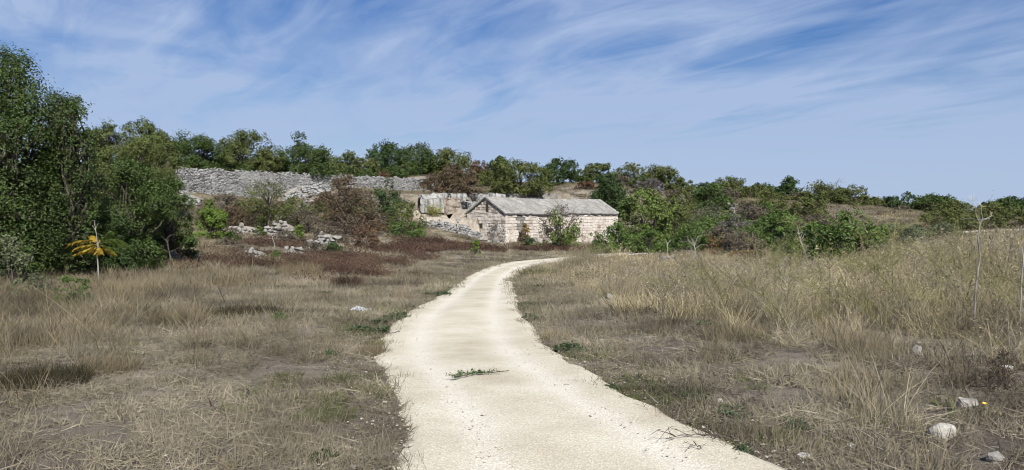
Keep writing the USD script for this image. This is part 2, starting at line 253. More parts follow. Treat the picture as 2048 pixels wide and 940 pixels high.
# ------------------------------------------------------------------ ground sheet
def grid_faces(nu, nv, wrap=False):
    i, j = np.meshgrid(np.arange(nu - 1), np.arange(nv if wrap else nv - 1), indexing='ij')
    j2 = (j + 1) % nv
    return np.stack([i * nv + j, (i + 1) * nv + j, (i + 1) * nv + j2, i * nv + j2], -1).reshape(-1, 4)
ang = np.concatenate([np.linspace(-45, 45, 280), np.linspace(46, 314, 60)]) / 180 * np.pi
rad = np.concatenate([[0.3], np.geomspace(1.2, 130, 300), np.geomspace(140, 6000, 30)])
RR, AA = np.meshgrid(rad, ang, indexing='ij')
gx, gy = RR * np.sin(AA), RR * np.cos(AA)
grd = np.where(RR < 75, road_dist(gx, gy), 9.0)
gz = H(gx, gy, grd) - 0.05 * sstep(-grd / .25)
gf = grid_faces(len(rad), len(ang), True)[:, ::-1]
part('ground', (np.c_[gx.ravel(), gy.ravel(), gz.ravel()], gf), ground_mat, smooth=True, kind='structure')

# ------------------------------------------------------------------ gravel track
NT = 46
tt = np.linspace(-0.06, 1.06, NT)
rx = EL[:, None, 0] + (ER - EL)[:, None, 0] * tt; ry = EL[:, None, 1] + (ER - EL)[:, None, 1] * tt
wob = (fbm(np.stack([rx * 1.6, ry * 1.6, 0 * rx], -1), 4, 21) - .5)
edge = np.minimum(tt, 1 - tt)[None] + wob * 0.10
w_ = np.hypot(*(ER - EL).T)[:, None]
rut = np.exp(-((tt - .24) / .085) ** 2) + np.exp(-((tt - .74) / .085) ** 2)
rz_ = H0(rx, ry) + 0.022 * sstep(edge / .05) - .035 * sstep((.03 - edge) / .06) - 0.022 * rut[None] + .02 * (fbm(np.stack([rx * 2.2, ry * 2.2, 0 * rx], -1), 3, 5) - .5) + .02
road = part('road', (np.c_[rx.ravel(), ry.ravel(), rz_.ravel()], grid_faces(NR, NT)[:, ::-1]), road_mat, smooth=True, kind='structure')
UsdGeom.PrimvarsAPI(road).CreatePrimvar('rut', Sdf.ValueTypeNames.FloatArray, 'vertex').Set(Vt.FloatArray.FromNumpy(np.clip(np.broadcast_to(rut[None] * .8, rx.shape).ravel() * (.75 + .5 * wob.ravel()), 0, 1).astype(np.float32)))

# ------------------------------------------------------------------ plant builders
def tubes(paths, radii, sides=4):
    """paths: list of (k,3); radii: list of (k,)"""
    V, F, n = [], [], 0
    a = np.arange(sides) * 2 * np.pi / sides
    for p, r in zip(paths, radii):
        p = np.asarray(p, float); r = np.broadcast_to(r, (len(p),))
        t = unit(np.gradient(p, axis=0)); ref = np.array([1., 0, 0]) if abs(t[0, 0]) < .8 else np.array([0, 1., 0])
        s = unit(np.cross(t, ref)); q = np.cross(t, s)
        V.append((p[:, None] + r[:, None, None] * (np.cos(a)[None, :, None] * s[:, None] + np.sin(a)[None, :, None] * q[:, None])).reshape(-1, 3))
        f = grid_faces(len(p), sides, True); F.append(np.vstack([f[:, [0, 1, 2]], f[:, [0, 2, 3]]]) + n); n += len(p) * sides
    return np.vstack(V), np.vstack(F)
def bent(rng, a, b, k=4, amt=.12):
    t = np.linspace(0, 1, k)[:, None]; L = np.linalg.norm(b - a)
    return a + (b - a) * t + rng.normal(0, amt * L / 2, (k, 3)) * np.sin(np.pi * t) + np.array([0, 0, 1]) * amt * L * .5 * np.sin(np.pi * t)
def leaves(rng, c, nrm, size, asp=.55):
    n = len(c); nrm = unit(nrm)
    ax = unit(np.cross(nrm, rng.normal(size=(n, 3)))); sd = np.cross(nrm, ax)
    s = (size * rng.uniform(.65, 1.35, n))[:, None]
    tip, bas = c + ax * s * .5, c - ax * s * .5
    mid = c + ax * s * .08
    l, r = mid + sd * s * asp * .5 + nrm * s * .12, mid - sd * s * asp * .5 + nrm * s * .12
    V = np.stack([tip, l, bas, r], 1).reshape(-1, 3); i = np.arange(n)[:, None] * 4
    return V, np.vstack([i + [0, 1, 2], i + [0, 2, 3]])
def crown(rng, h, r, n, leaf, base=.12, nl=16, ns=9, prof='round', sprig=.28, sq=1.0):
    """centres of lobes and leaves of a crown: h tall, r wide; lobes > sprigs > leaves"""
    P, t = [], []
    k = 0
    while len(P) < nl and k < 5000:
        k += 1
        z = base + (1 - base) * rng.random() ** 1.15; a = rng.random() * 2 * np.pi
        tt_ = (z - base) / (1 - base)
        w = {'round': math.sqrt(max(0, 1 - ((tt_ - .42) / .62) ** 2)), 'cone': (1 - tt_) ** .75 * .95 + .08, 'dome': math.sqrt(max(0.03, 1 - tt_ ** 3.2)), 'vase': .45 + .6 * math.sin(min(1, tt_ * 1.15) * 2.4) ** 1.0 * .9}[prof]
        q = rng.random() ** .36
        P.append([math.cos(a) * w * q * r * .90, math.sin(a) * w * q * r * .90 * sq, (base * .7 + (z - base * .7) * .93) * h])
    P = np.array(P); P[0] = [rng.normal(0, .12) * r, rng.normal(0, .12) * r, h * .93]; lr = rng.uniform(.24, .40, len(P)) * min(r, h * .6)
    SP, SR, SO = [], [], []
    for p, q in zip(P, lr):
        d = unit(rng.normal(size=(ns, 3)) + [0, 0, .25])
        SP.append(p + d * q * rng.uniform(.55, 1.15, (ns, 1)) * [1, 1, .85]); SR.append(np.full(ns, q * sprig * 1.35) * rng.uniform(.7, 1.5, ns)); SO.append(d)
    SP, SR, SO = np.vstack(SP), np.concatenate(SR), np.vstack(SO)
    keep = SP[:, 2] > .02 * h; SP, SR, SO = SP[keep], SR[keep], SO[keep]
    idx = rng.integers(0, len(SP), n); g = rng.normal(size=(n, 3)); g = g / np.maximum(np.linalg.norm(g, axis=1, keepdims=True), .55)
    C = SP[idx] + g * SR[idx, None] * rng.random((n, 1)) ** .4 * 1.15
    C[:, 2] = np.maximum(C[:, 2], .03)
    N = SO[idx] * .55 + g * .35 + rng.normal(0, .45, (n, 3)) + [0, 0, .45]
    return P, lr, SP, leaves(rng, C, N, leaf)

def plant(name, label, cat, u, vt, hw, Y, mat, seed, prof='round', base=.1, dens=8.5, leaf=None, nl=None, ns=12, trunk='bark', stems=1, twigs=0, group=None, vb=None, sink=0.0, x=None, sq=1.0, crown_name='crown', hmul=1.0, sprig=.28):
    rng = R(seed)
    p = at(u, 425, Y); zb = float(H(p[0], p[1])) - sink
    top = at(u, vt, Y)[2]; h = max(.35, (top - zb)) * hmul; r = hw * PXM(Y)
    area = (2 * hw / 2) * ((h / PXM(Y)) / 2) * .84             # in picture pixels
    leaf = (leaf or max(.07, (1.9 if Y > 40 else 1.6) * 2 * PXM(Y)))
    n = int(np.clip(area * dens * (2 * PXM(Y) * 1.45 / leaf) ** 2, 500, 92000))
    r = r * 1.08; nl = int((nl or np.clip(18 + h * r * 1.3, 18, 46)) * np.clip(max(r / (.62 * h), .5 * h / r), 1, 2.6) ** .9)
    P, lr, SP, lv = crown(rng, h, r, n, leaf, base, nl, ns, prof, sprig, sq)
    lvv = lv[0]; kz = h / np.percentile(lvv[:, 2], 99.6); kr = r / np.percentile(np.hypot(lvv[:, 0], lvv[:, 1]), 98.0)
    K = np.array([kr, kr, kz]); cen = lvv.reshape(-1, 4, 3).mean(1, keepdims=True); lv = ((lvv.reshape(-1, 4, 3) - cen + cen * K).reshape(-1, 3), lv[1]); P, SP = P * K, SP * K
    t = thing(name, label, cat, (p[0], p[1], zb), 0, group)
    rmin = .22 * 2 * PXM(Y)
    paths, rads = [], []
    tr = max(.022 * h, rmin)
    if stems == 1:
        fork = np.array([rng.normal(0, .06) * r, rng.normal(0, .06) * r, h * max(base * 1.25, .2)])
        paths.append(bent(rng, np.array([0, 0, -.15]), fork, 5, .06)); rads.append(np.linspace(tr * 1.25, tr * .8, 5))
        roots = [fork] * len(P)
    else:
        roots = [np.array([*(rng.normal(0, .10 * r, 2)), -.1]) for _ in range(stems)]; roots = [roots[i % stems] for i in range(len(P))]
    for q, f in zip(P, roots):
        paths.append(bent(rng, f, q, 5, .13)); rads.append(np.linspace(tr * (.55 if stems == 1 else .45), max(rmin * .6, tr * .14), 5))
    if twigs:
        for q in SP[rng.permutation(len(SP))[:twigs]]:
            j = int(np.argmin(((P - q) ** 2).sum(1)))
            e = q + (q - P[j]) * rng.uniform(.1, .9)
            paths.append(bent(rng, P[j], e, 3, .1)); rads.append([rmin * .75, rmin * .6, rmin * .35])
    part('trunk' if stems == 1 else 'branches', tubes(paths, rads, 5 if Y < 30 else 4), M[trunk], t, smooth=True)
    part(crown_name, lv, M[mat], t)
    return t, h, r

# ------------------------------------------------------------------ the stone house
HA = unit(np.array([.66, .75])); HB = np.array([-HA[1], HA[0]])       # along the long wall; across, towards the left
HC = at(1011, 487, 60.0)
HL, HWD, HBASE, HEAVE, HRIDGE = 16.2, 4.3, -1.25, 1.66, 2.93
house = thing('stone_house', 'low stone farm building with grey gabled stone roof beside the quarry ledge', 'house', (HC[0], HC[1], 0), math.atan2(HA[1], HA[0]))
# local frame: +x along the long wall, +y across to the left
def boxm(x0, x1, y0, y1, z0, z1): 
    b = trimesh.creation.box([x1 - x0, y1 - y0, z1 - z0]); b.apply_translation([(x0 + x1) / 2, (y0 + y1) / 2, (z0 + z1) / 2]); return b
def prism_yz(pts, x0, x1):
    from shapely.geometry import Polygon as Pg
    m = trimesh.creation.extrude_polygon(Pg(pts), x1 - x0, engine='earcut')
    v = m.vertices.copy(); m.vertices = np.c_[v[:, 2] + x0, v[:, 0], v[:, 1]]; return m
slit = (1.92, 2.18, 1.72, 2.34)                                       # window slit in the gable: y0, y1, z0, z1
hole = (2.55, 2.85, .42, .72)
hw_ = HWD / 2
def blk(rng, o, e, d, wd, ht, proud):
    """one stone: o the corner, e along, d outwards; its front face a little smaller and uneven"""
    j = lambda s: rng.normal(0, s)
    c = .012
    P = []
    for dep, i in ((-.14, 0), (proud, c)):
        for a, b in ((0, 0), (wd, 0), (wd, ht), (0, ht)):
            P.append(o + e * (a + (i if a == 0 else -i) + j(.017)) + np.array([0, 0, 1]) * (b + (i if b == 0 else -i) + j(.017)) + d * (dep + j(.014)))
    F = [[4, 5, 6], [4, 6, 7], [0, 4, 7], [0, 7, 3], [1, 2, 6], [1, 6, 5], [3, 7, 6], [3, 6, 2], [0, 1, 5], [0, 5, 4], [0, 3, 2], [0, 2, 1]]
    return np.array(P), np.array(F)
rng = R(11)
ex, ey, ez = np.eye(3)
wl = part('wall', boxm(0.06, HL - .06, .06, HWD - .06, HBASE, HEAVE - .1), M['mortar'], house)
gtri = [(.06, HEAVE - .12), (HWD - .06, HEAVE - .12), (hw_, HRIDGE - .18)]
ge = part('gable', prism_yz(gtri, .06, .3), M['mortar'], house)
part('gable', prism_yz(gtri, HL - .3, HL - .06), M['mortar'], house)
blocks = []
z = HBASE; k = 0
while z < HEAVE - .06:
    ht = min(rng.uniform(.21, .29), HEAVE - z)
    x = 0
    while x < HL:
        wd = min(rng.uniform(.32, .82), HL - x)
        if wd < .2: wd = HL - x
        stain = (1.55 < x + wd / 2 < 2.25) and z < 1.5
        br = rng.random()
        blocks.append((wd * ht, wl, blk(rng, np.array([x + .004, .06, z + .004]), ex, -ey, wd - .008, ht - .008, .06 + rng.uniform(-.02, .03)), 'masonry_grey' if stain else 'masonry_brown' if br < .03 else 'masonry'))
        x += wd
    # the gable end's course
    y = 0.0
    while y < HWD:
        wd = min(rng.uniform(.3, .65), HWD - y)
        if wd < .18: wd = HWD - y
        y1 = y + wd
        a, b = y, y1
        if z < hole[3] and z + ht > hole[2] and a < hole[1] and b > hole[0]:
            if hole[0] - a > .12: b = hole[0]
            elif b - hole[1] > .12: a = hole[1]
            else: y = y1; continue
        blocks.append(((b - a) * ht, wl, blk(rng, np.array([.06, a + .004, z + .004]), ey, -ex, b - a - .008, ht - .008, .06 + rng.uniform(-.02, .03)), 'masonry_brown' if rng.random() < .07 else 'masonry'))
        y = y1
    z += ht
z = HEAVE
while z < HRIDGE - .28:
    ht = min(rng.uniform(.2, .27), HRIDGE - .2 - z)
    half = hw_ * (HRIDGE - .12 - z - ht) / (HRIDGE - HEAVE)
    y = hw_ - half
    while y < hw_ + half - .05:
        wd = min(rng.uniform(.3, .6), hw_ + half - y)
        a, b = y, y + wd
        y += wd
        if z < slit[3] and z + ht > slit[2] and a < slit[1] and b > slit[0]:
            for a_, b_ in ((a, slit[0]), (slit[1], b)):
                if b_ - a_ > .08: blocks.append(((b_ - a_) * ht, ge, blk(rng, np.array([.06, a_ + .008, z + .008]), ey, -ex, b_ - a_ - .016, ht - .016, .05), 'masonry_brown'))
            continue
        blocks.append(((b - a) * ht, ge, blk(rng, np.array([.06, a + .004, z + .004]), ey, -ex, b - a - .008, ht - .008, .06 + rng.uniform(-.02, .02)), 'masonry_brown' if rng.random() < .2 else 'masonry'))
    z += ht
blocks.sort(key=lambda b: -b[0])
for _, par, m, mt in blocks[:300]: part('stone', m, M[mt], par)
rest = {}
for _, par, m, mt in blocks[300:]: rest.setdefault((str(par.GetPath()), mt), []).append(trimesh.Trimesh(*m, process=False))
for (par, mt), ms in rest.items(): part('small_stones', trimesh.util.concatenate(ms), M[mt], par, kind='stuff')
part('window', boxm(.02, .055, slit[0], slit[1], slit[2], slit[3]), M['hole'], house)
part('vent_hole', boxm(.02, .055, hole[0], hole[1], hole[2], hole[3]), M['hole'], house)
part('gutter_spout', tubes([np.array([[1.85, .2, HEAVE - .12], [1.85, -.22, HEAVE - .16]])], [[.07, .06]], 7), M['masonry_grey'], house)
rf = part('roof', trimesh.util.concatenate([prism_yz([(-.05, HEAVE - .05), (HWD + .05, HEAVE - .05), (hw_, HRIDGE - .09)], .1, HL - .1)]), M['mortar'], house)
sl = math.atan2(HRIDGE - HEAVE, hw_)
x = -.14
while x < HL + .1:
    wd = min(rng.uniform(.95, 1.6), HL + .14 - x)
    if HL + .14 - x - wd < .4: wd = HL + .14 - x
    for side in (0, 1):
        n = 5
        L = math.hypot(hw_ + .16, (HRIDGE - HEAVE) * (hw_ + .16) / hw_)
        th = .1 + rng.uniform(-.012, .012)
        b = trimesh.creation.box([wd - .012, L, th]).subdivide().subdivide()
        vv = b.vertices.copy(); vv[:, 2] += .035 * (noise(vv * [1.3, 1.1, 0] + [x, side * 9, 0], 4) - .5) * 1.0
        b.vertices = vv
        b.apply_translation([x + wd / 2, L / 2 - .16, th / 2]); vv = b.vertices; vv[:, 1] -= np.clip(1 - vv[:, 1] / .6, 0, 1) * (noise(np.c_[vv[:, 0] * 2.3, 0 * vv[:, 0] + side * 7, 0 * vv[:, 0]], 6) - .5) * .16; vv[:, 2] += rng.normal(0, .008); b.vertices = vv
        b.apply_transform(trimesh.transformations.rotation_matrix(sl, [1, 0, 0]))
        b.apply_translation([0, 0, HEAVE - .09])
        vv = b.vertices.copy(); vv[:, 2] -= .10 * np.sin(np.pi * np.clip(vv[:, 0] / HL, 0, 1)) ** 2 * np.clip((vv[:, 2] - HEAVE) / 1.2, 0, 1) + .03 * (noise(np.c_[vv[:, 0] * .5, 0 * vv[:, 0], 0 * vv[:, 0]], 8) - .5); b.vertices = vv
        if side: b.vertices = b.vertices * [1, -1, 1] + [0, HWD, 0]; b.invert()
        part('roof_slab', b, M['roofslab'], rf)
    x += wd
part('ridge_cap', tubes([np.array([[-.1 + HL * q, hw_, HRIDGE - .05 - .10 * math.sin(math.pi * min(q, 1)) ** 2 + .012 * math.sin(q * 31)] for q in np.linspace(0, 1.01, 22)])], [.075], 7), M['roofslab'], rf, smooth=True)
part('eaves_course', boxm(-.02, HL + .02, -.09, -.005, HEAVE - .14, HEAVE - .055), M['masonry_grey'], house)

# ------------------------------------------------------------------ rock and rubble
def hull_rock(rng, size, n=14, rough=.0, sub=0, boxy=.55):
    p = unit(rng.normal(size=(n, 3))); p = p / np.abs(p).max(1, keepdims=True) ** boxy * rng.uniform(.8, 1.0, (n, 1))
    m = trimesh.convex.convex_hull(p * np.array(size) / 2)
    for _ in range(sub): m = m.subdivide()
    if sub:
        v = m.vertices; s = max(size)
        m.vertices = v + m.vertex_normals * (fbm(v / s * 4 + rng.random(3) * 50, 4, 3) - .5)[:, None] * s * rough
    return m
def rotz(m, a, loc): m.apply_transform(trimesh.transformations.rotation_matrix(a, [0, 0, 1])); m.apply_translation(loc); return m
def cliff(rng, size, rough=.09, n=5):
    """a block of quarried rock: flat-cut faces, chipped edges"""
    b = trimesh.creation.box(size); b.vertices = b.vertices * (1 + rng.normal(0, .13, b.vertices.shape) * [1, 1, 1.2])
    for _ in range(n): b = b.subdivide()
    v = b.vertices; off = rng.random(3) * 40
    nz = np.stack([fbm(v * [1.3, 1.3, 1.1] + off + k * 17, 4, 7 + k) - .5 for k in range(3)], -1)
    nz2 = np.stack([fbm(v * 4.5 + off + k * 11, 3, 27 + k) - .5 for k in range(3)], -1)
    cut = (noise(v * [2.2, 2.2, .25] + off, 3)[:, None] - .5) * np.sign(v) * [1, 1, 0] * .10
    corner = np.clip((np.abs(v) / (np.array(size) / 2)), 0, 1)
    e = (np.sort(corner, axis=1)[:, 1:2] > .93)
    b.vertices = v + nz * rough * 4.5 + (nz2 * .12) + cut - np.sign(v) * e * (fbm(v * 2.1 + off, 3, 2)[:, None]) * .30
    return b
def rock_thing(name, label, cat, u, v, wpx, hpx, mat, seed, Y=None, deep=.8, sub=2, rough=.10, group=None, sink=.25, n=16, rot=0):
    rng = R(seed)
    p = hit(u, v) if Y is None else at(u, v, Y)
    Y = p[1]; z = float(H(p[0], p[1]))
    w, h = wpx * PXM(Y), hpx * PXM(Y)
    m = hull_rock(rng, (w * 1.1, w * deep, h * (1 + 2 * sink)), n)
    m = (trimesh.Trimesh(*trimesh.remesh.subdivide_loop(m.vertices, m.faces, 1)) if wpx > 50 else m.subdivide()).subdivide().subdivide()
    v_ = m.vertices; s_ = max(w, h); o_ = rng.random(3) * 50
    m.vertices = v_ + m.vertex_normals * ((fbm(v_ / s_ * 3.5 + o_, 5, 3) - .5) * rough * 1.6 - np.maximum(0, .06 - np.abs(noise(v_ / s_ * 2.5 + o_, 9) - .5)) * rough * 4)[:, None] * s_
    m.apply_transform(trimesh.transformations.rotation_matrix(rot, [0, 0, 1]))
    m.apply_translation([0, 0, h * .30])
    x = part(name, m, M[mat], '/World', smooth=35)
    UsdGeom.Xformable(x).AddTranslateOp().Set(Gf.Vec3d(float(p[0]), float(p[1] + w * deep * .3), z))
    return tag(x, label, cat, group)
def heap(name, label, cat, u0, u1, vt, vb, Y, mat, seed, sz=.3, deep=1.2, tilt=0.0, depthdir=0.0, prof=None, group=None, core=True):
    """rubble: a pile or wall of loose stones, each stone a part; u0..u1 and vt..vb its outline in the photo, at depth Y"""
    rng = R(seed)
    c = at((u0 + u1) / 2, vb, Y); w = (u1 - u0) * PXM(Y); h = (vb - vt) * PXM(Y)
    z0 = float(H(c[0], c[1])); t = thing(name, label, cat, (c[0], c[1], z0))
    prof = prof or (lambda q: 1 - (2 * abs(q - .5)) ** 2.4 * .75)
    h = h + (c[2] - z0)
    got = []
    n = 0
    zc = 0
    while zc < h:
        ht = sz * rng.uniform(.5, .85)
        x = -w / 2 + rng.uniform(-.5, .5) * sz
        while x < w / 2:
            wd = sz * rng.lognormal(-.05, .38)
            q = (x + w / 2 + wd / 2) / w
            top = h * prof(np.clip(q, 0, 1)) * rng.uniform(.72, 1.05)
            if zc < top:
                yy = deep * (zc / h) * .75 - deep * .35 + rng.normal(0, .05 * deep) + depthdir * x
                got.append((wd * ht, rotz(hull_rock(rng, (wd * 1.12, sz * rng.uniform(.9, 1.5), ht * 1.3), 14), rng.normal(0, .5), [x + wd / 2, yy, zc + rng.normal(0, .06) * sz + ht * .45 + float(H(c[0] + x, c[1])) - z0])))
            x += wd * .93
        zc += ht * .92
    got.sort(key=lambda g: -g[0])
    for _, m in got[:110]: part('stone', m, M[mat], t)
    if got[110:]: part('small_stones', trimesh.util.concatenate([m for _, m in got[110:]]), M[mat], t, kind='stuff')
    if core:                        # the packed middle of the heap
        q = np.linspace(0, 1, 14); cs = []
        pts = [(x_ * w * .96 - w * .48, max(.05, h * prof(x_) * .86)) for x_ in q]
        V = np.array([[px_, deep * (-.05 + .55 * (zz / h)), zz] for px_, zz in pts] + [[px_, -deep * .2, -.3] for px_, _ in pts] + [[px_, deep * 1.0, zz * .9] for px_, zz in pts] + [[px_, deep * 1.3, -.3] for px_, _ in pts])
        F = []
        for a in range(13):
            for (i, j) in ((14, 0), (0, 28), (28, 42)):
                F.append([i + a, i + a + 1, j + a + 1, j + a])
        part('core', (V, np.array(F)), M['mortar'], t)
    return t

def terrace_wall():
    rng = R(5); d = TW1 - TW0; L = np.hypot(*d); d = d / L; n = np.array([d[1], -d[0]])     # n: towards the camera
    t = thing('terrace_wall', 'long grey dry stone terrace wall below the oak trees on the left slope', 'dry stone wall', (TW0[0], TW0[1], 0))
    gs = []; core = []
    s_ = np.linspace(-1.5, L + .5, 60)
    def ends(s):
        x, y = TW0 + d * s + n * .15; xb, yb = TW0 + d * s - n * 1.6
        zt = lerp(at(346, 335, 65)[2], at(856, 358, 95)[2], np.clip(s / L, 0, 1)) 
        # sight line heights of the wall's upper edge, as measured in the photo
        return float(H(x + n[0] * .6, y + n[1] * .6)) - .1, zt
    E = np.array([ends(s) for s in s_])
    zb = lambda s: np.interp(s, s_, E[:, 0]); zt = lambda s: np.interp(s, s_, E[:, 1])
    z = 0
    for row in range(60):
        x = -1.5; ht = rng.uniform(.10, .17)
        while x < L + .5:
            wd = rng.uniform(.13, .31)
            zz = zb(x) + z
            top = zt(x) + .12 * math.sin(x * 1.9) * math.sin(x * .37) - .05
            if zz < top + rng.uniform(-.12, .06):
                b = .30 * (zz - zb(x)) / 2.0
                c = TW0 + d * (x + wd / 2) + n * (.45 - b + rng.normal(0, .03)) - TW0
                m = hull_rock(rng, (wd * 1.2, .34, ht * 1.4), 11)
                gs.append((wd * ht, rotz(m, math.atan2(d[1], d[0]) + rng.normal(0, .05), [c[0], c[1], zz + ht / 2])))
            x += wd * .96
        z += ht * .95
    gs.sort(key=lambda g: -g[0])
    for _, m in gs[:90]: part('stone', m, M['drystone'], t)
    part('small_stones', trimesh.util.concatenate([m for _, m in gs[90:]]), M['drystone'], t, kind='stuff')
    V = []
    for s in s_:
        for off, zz in ((.36, zb(s) - .3), (.08, zt(s) - .14), (-1.6, zt(s) - .2), (-1.7, zb(s) - .3)):
            p = d * s + n * off; V.append([p[0], p[1], zz])
    part('core', (np.array(V), grid_faces(len(s_), 4)), M['drystone'], t)
terrace_wall()

# quarry ledge: blocks of cut rock behind and beside the house
def ledge_block(name, label, u0, u1, vt, vb, Y, deep, mat, seed, rough=.07, turn=.62):
    rng = R(seed); c = at((u0 + u1) / 2, (vt + vb) / 2, Y); w = (u1 - u0) * PXM(Y) / math.cos(turn) * .92; h = (vb - vt) * PXM(Y)
    m = cliff(rng, (w, deep, h), rough); m.apply_transform(trimesh.transformations.rotation_matrix(turn, [0, 0, 1]))
    x = part(name, m, M[mat], '/World', smooth=40)
    UsdGeom.Xformable(x).AddTranslateOp().Set(Gf.Vec3d(float(c[0]), float(c[1] + deep * .4), float(c[2])))
    return tag(x, label, 'rock')
ledge_block('rock_block', 'grey streaked overhanging quarry block with yellow plant at its foot', 834, 890, 396, 427, 65, 3.0, 'quarry', 31, .06, .1)
ledge_block('rock_block', 'flat white rock shelf on top of the overhanging streaked quarry block', 836, 884, 389, 397, 67.5, 2.6, 'quarry', 32, .05, .2)
ledge_block('rock_block', 'small upright grey cut rock behind the overhanging quarry block', 857, 889, 386, 402, 70, 2.0, 'quarry', 33, .05, .3)
ledge_block('rock_block', 'broken brown rock face above the dark cave hole', 884, 920, 398, 424, 65.5, 2.6, 'quarry_brown', 34, .13, .1)
ledge_block('rock_block', 'low grey rock under the brown dome shaped shrub', 888, 926, 388, 403, 71, 2.5, 'quarry', 35, .08, .4)
ledge_block('rock_block', 'grey rock shelf between the cave hole and the gable', 918, 952, 403, 422, 68.5, 3.0, 'quarry', 36, .10, .5)
ledge_block('rock_block', 'pale cut rock face left of the gable apex', 946, 968, 388, 404, 72.5, 2.4, 'quarry', 37, .05, .5)
ledge_block('rock_block', 'long pale cut rock ledge directly above the gable apex', 962, 1004, 387, 404, 74.5, 2.4, 'quarry', 38, .05, .6)
ledge_block('rock_block', 'dark streaked rock ledge showing over the roof ridge under the olive tree', 1003, 1041, 387, 404, 77.5, 2.4, 'quarry', 39, .05, .6)
ledge_block('rock_block', 'low mossy rock ledge behind the middle of the roof ridge', 1040, 1074, 394, 406, 80, 2.4, 'quarry', 40, .07, .6)
ledge_block('rock_block', 'bright pale rock above the roof ridge at the dry grass slope', 1072, 1104, 389, 404, 82, 2.4, 'palerock', 41, .08, .6)
ledge_block('rock_block', 'flat white rock shelf tapering right behind the roof ridge', 1100, 1150, 395, 404, 85, 2.6, 'palerock', 42, .07, .6)
# rock face and cave below the overhang
quarry = thing('quarry_cut', 'pale quarried rock slope with a dark cave hole left of the house gable', 'quarry')
def face_sheet(name, uv, mat, seed, thick=.8):
    """a rock slope: (u, v, Y) rows from top to bottom"""
    G = np.array([[at(*q) for q in row] for row in uv]); nu, nv = G.shape[:2]
    from scipy.ndimage import zoom
    S = np.stack([zoom(G[..., k], (9, 9), order=1, grid_mode=False) for k in range(3)], -1)
    off = (fbm(S * 1.1, 5, seed) - .5)[..., None] * [0, -.5, .35] + (fbm(S * 3.1, 4, seed + 3) - .5)[..., None] * [0, -.3, .2]
    a = S + off; b = a + [0, thick, -thick * .6]
    nu, nv = S.shape[:2]; f = grid_faces(nu, nv); k = nu * nv
    V = np.vstack([a.reshape(-1, 3), b.reshape(-1, 3)])
    ring = np.concatenate([np.arange(nv), np.arange(1, nu) * nv + nv - 1, (nu - 1) * nv + np.arange(nv - 2, -1, -1), np.arange(nu - 2, 0, -1) * nv])
    r2 = np.roll(ring, -1); side = np.stack([ring, r2, r2 + k, ring + k], -1)
    c = V.mean(0); x = part(name, (V - c, np.vstack([f[:, ::-1], f + k, side])), M[mat], quarry, smooth=45)
    UsdGeom.Xformable(x).AddTranslateOp().Set(Gf.Vec3d(*c.tolist()))
face_sheet('slope', [[(826, 421, 65.4), (860, 423, 65.2), (893, 431, 65)], [(826, 440, 64), (860, 441, 63.6), (900, 440, 63.6)], [(826, 462, 62.6), (866, 462, 62.2), (912, 458, 62.4)]], 'rocky_soil', 51)
face_sheet('slope', [[(912, 421, 66), (930, 419, 64.6), (952, 417, 63.2)], [(897, 440, 63.8), (926, 440, 63), (956, 440, 61.9)], [(900, 460, 62.2), (930, 462, 61.6), (962, 466, 61)], [(905, 478, 60.6), (935, 480, 60.2), (966, 484, 59.8)]], 'rocky_soil', 52)
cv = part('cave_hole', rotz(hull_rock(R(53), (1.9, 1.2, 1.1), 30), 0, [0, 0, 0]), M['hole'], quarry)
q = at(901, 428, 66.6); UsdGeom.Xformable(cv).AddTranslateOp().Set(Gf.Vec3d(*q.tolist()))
heap('ruined_wall', 'grey dry stone ruin left of the gable with rounded top', 'ruined wall', 848, 914, 441, 478, 60.5, 'drystone', 61, .24, .9, prof=lambda q: .35 + .65 * math.sin(min(1, q * 1.35) * math.pi / 2) - .30 * max(0, q - .8) / .2)
heap('ruined_wall', 'smaller grey dry stone ruin close to the gable sloping down right', 'ruined wall', 915, 962, 447, 481, 60.2, 'drystone', 62, .24, .9, prof=lambda q: 1 - .62 * q)
heap('rubble_heap', 'pale rubble line left of the sparse grey trunked tree', 'rubble', 455, 515, 450, 474, 46, 'limestone', 63, .34, 1.0)
heap('rubble_heap', 'tall pale rubble heap right of the sparse grey trunked tree', 'rubble', 530, 588, 441, 478, 46, 'limestone', 64, .34, 1.3)
heap('rubble_heap', 'leaning pyramid of white rubble beside the dark green low shrub', 'rubble', 615, 664, 464, 500, 41, 'palerock', 65, .30, 1.3, prof=lambda q: .25 + .75 * min(1, q * 1.6) if q < .9 else .8)
heap('rubble_heap', 'low white rubble heap in the brown grass left of the track', 'rubble', 484, 525, 500, 514, 33, 'palerock', 66, .26, .8)
heap('rubble_heap', 'small white stones in a row left of the leaning rubble pyramid', 'rubble', 566, 606, 496, 506, 38, 'palerock', 67, .28, .7, core=False)
heap('rubble_heap', 'low line of white stones half hidden behind the yellow sapling', 'rubble', 268, 392, 495, 505, 28, 'palerock', 68, .22, .5, prof=lambda q: .6 + .4 * math.sin(q * 40), core=False)
heap('rubble_heap', 'grey rubble slide under the left end of the terrace wall', 'rubble', 352, 398, 376, 402, 58, 'drystone', 69, .34, 1.6, prof=lambda q: 1 - .6 * q)
heap('rubble_heap', 'grey collapsed stones below the middle of the terrace wall', 'rubble', 565, 660, 367, 386, 70, 'drystone', 70, .34, 1.6)
heap('rubble_heap', 'small pale stones on the slope left of the big brown shrub', 'rubble', 600, 628, 388, 400, 60, 'limestone', 71, .34, .8, core=False)
heap('rubble_heap', 'white rubble right of the dark bramble bush', 'rubble', 1768, 1802, 480, 500, 25, 'palerock', 72, .17, .6)
heap('rubble_heap', 'pale rubble farther right of the dark bramble bush in straw', 'rubble', 1814, 1850, 491, 508, 24, 'palerock', 73, .17, .6)
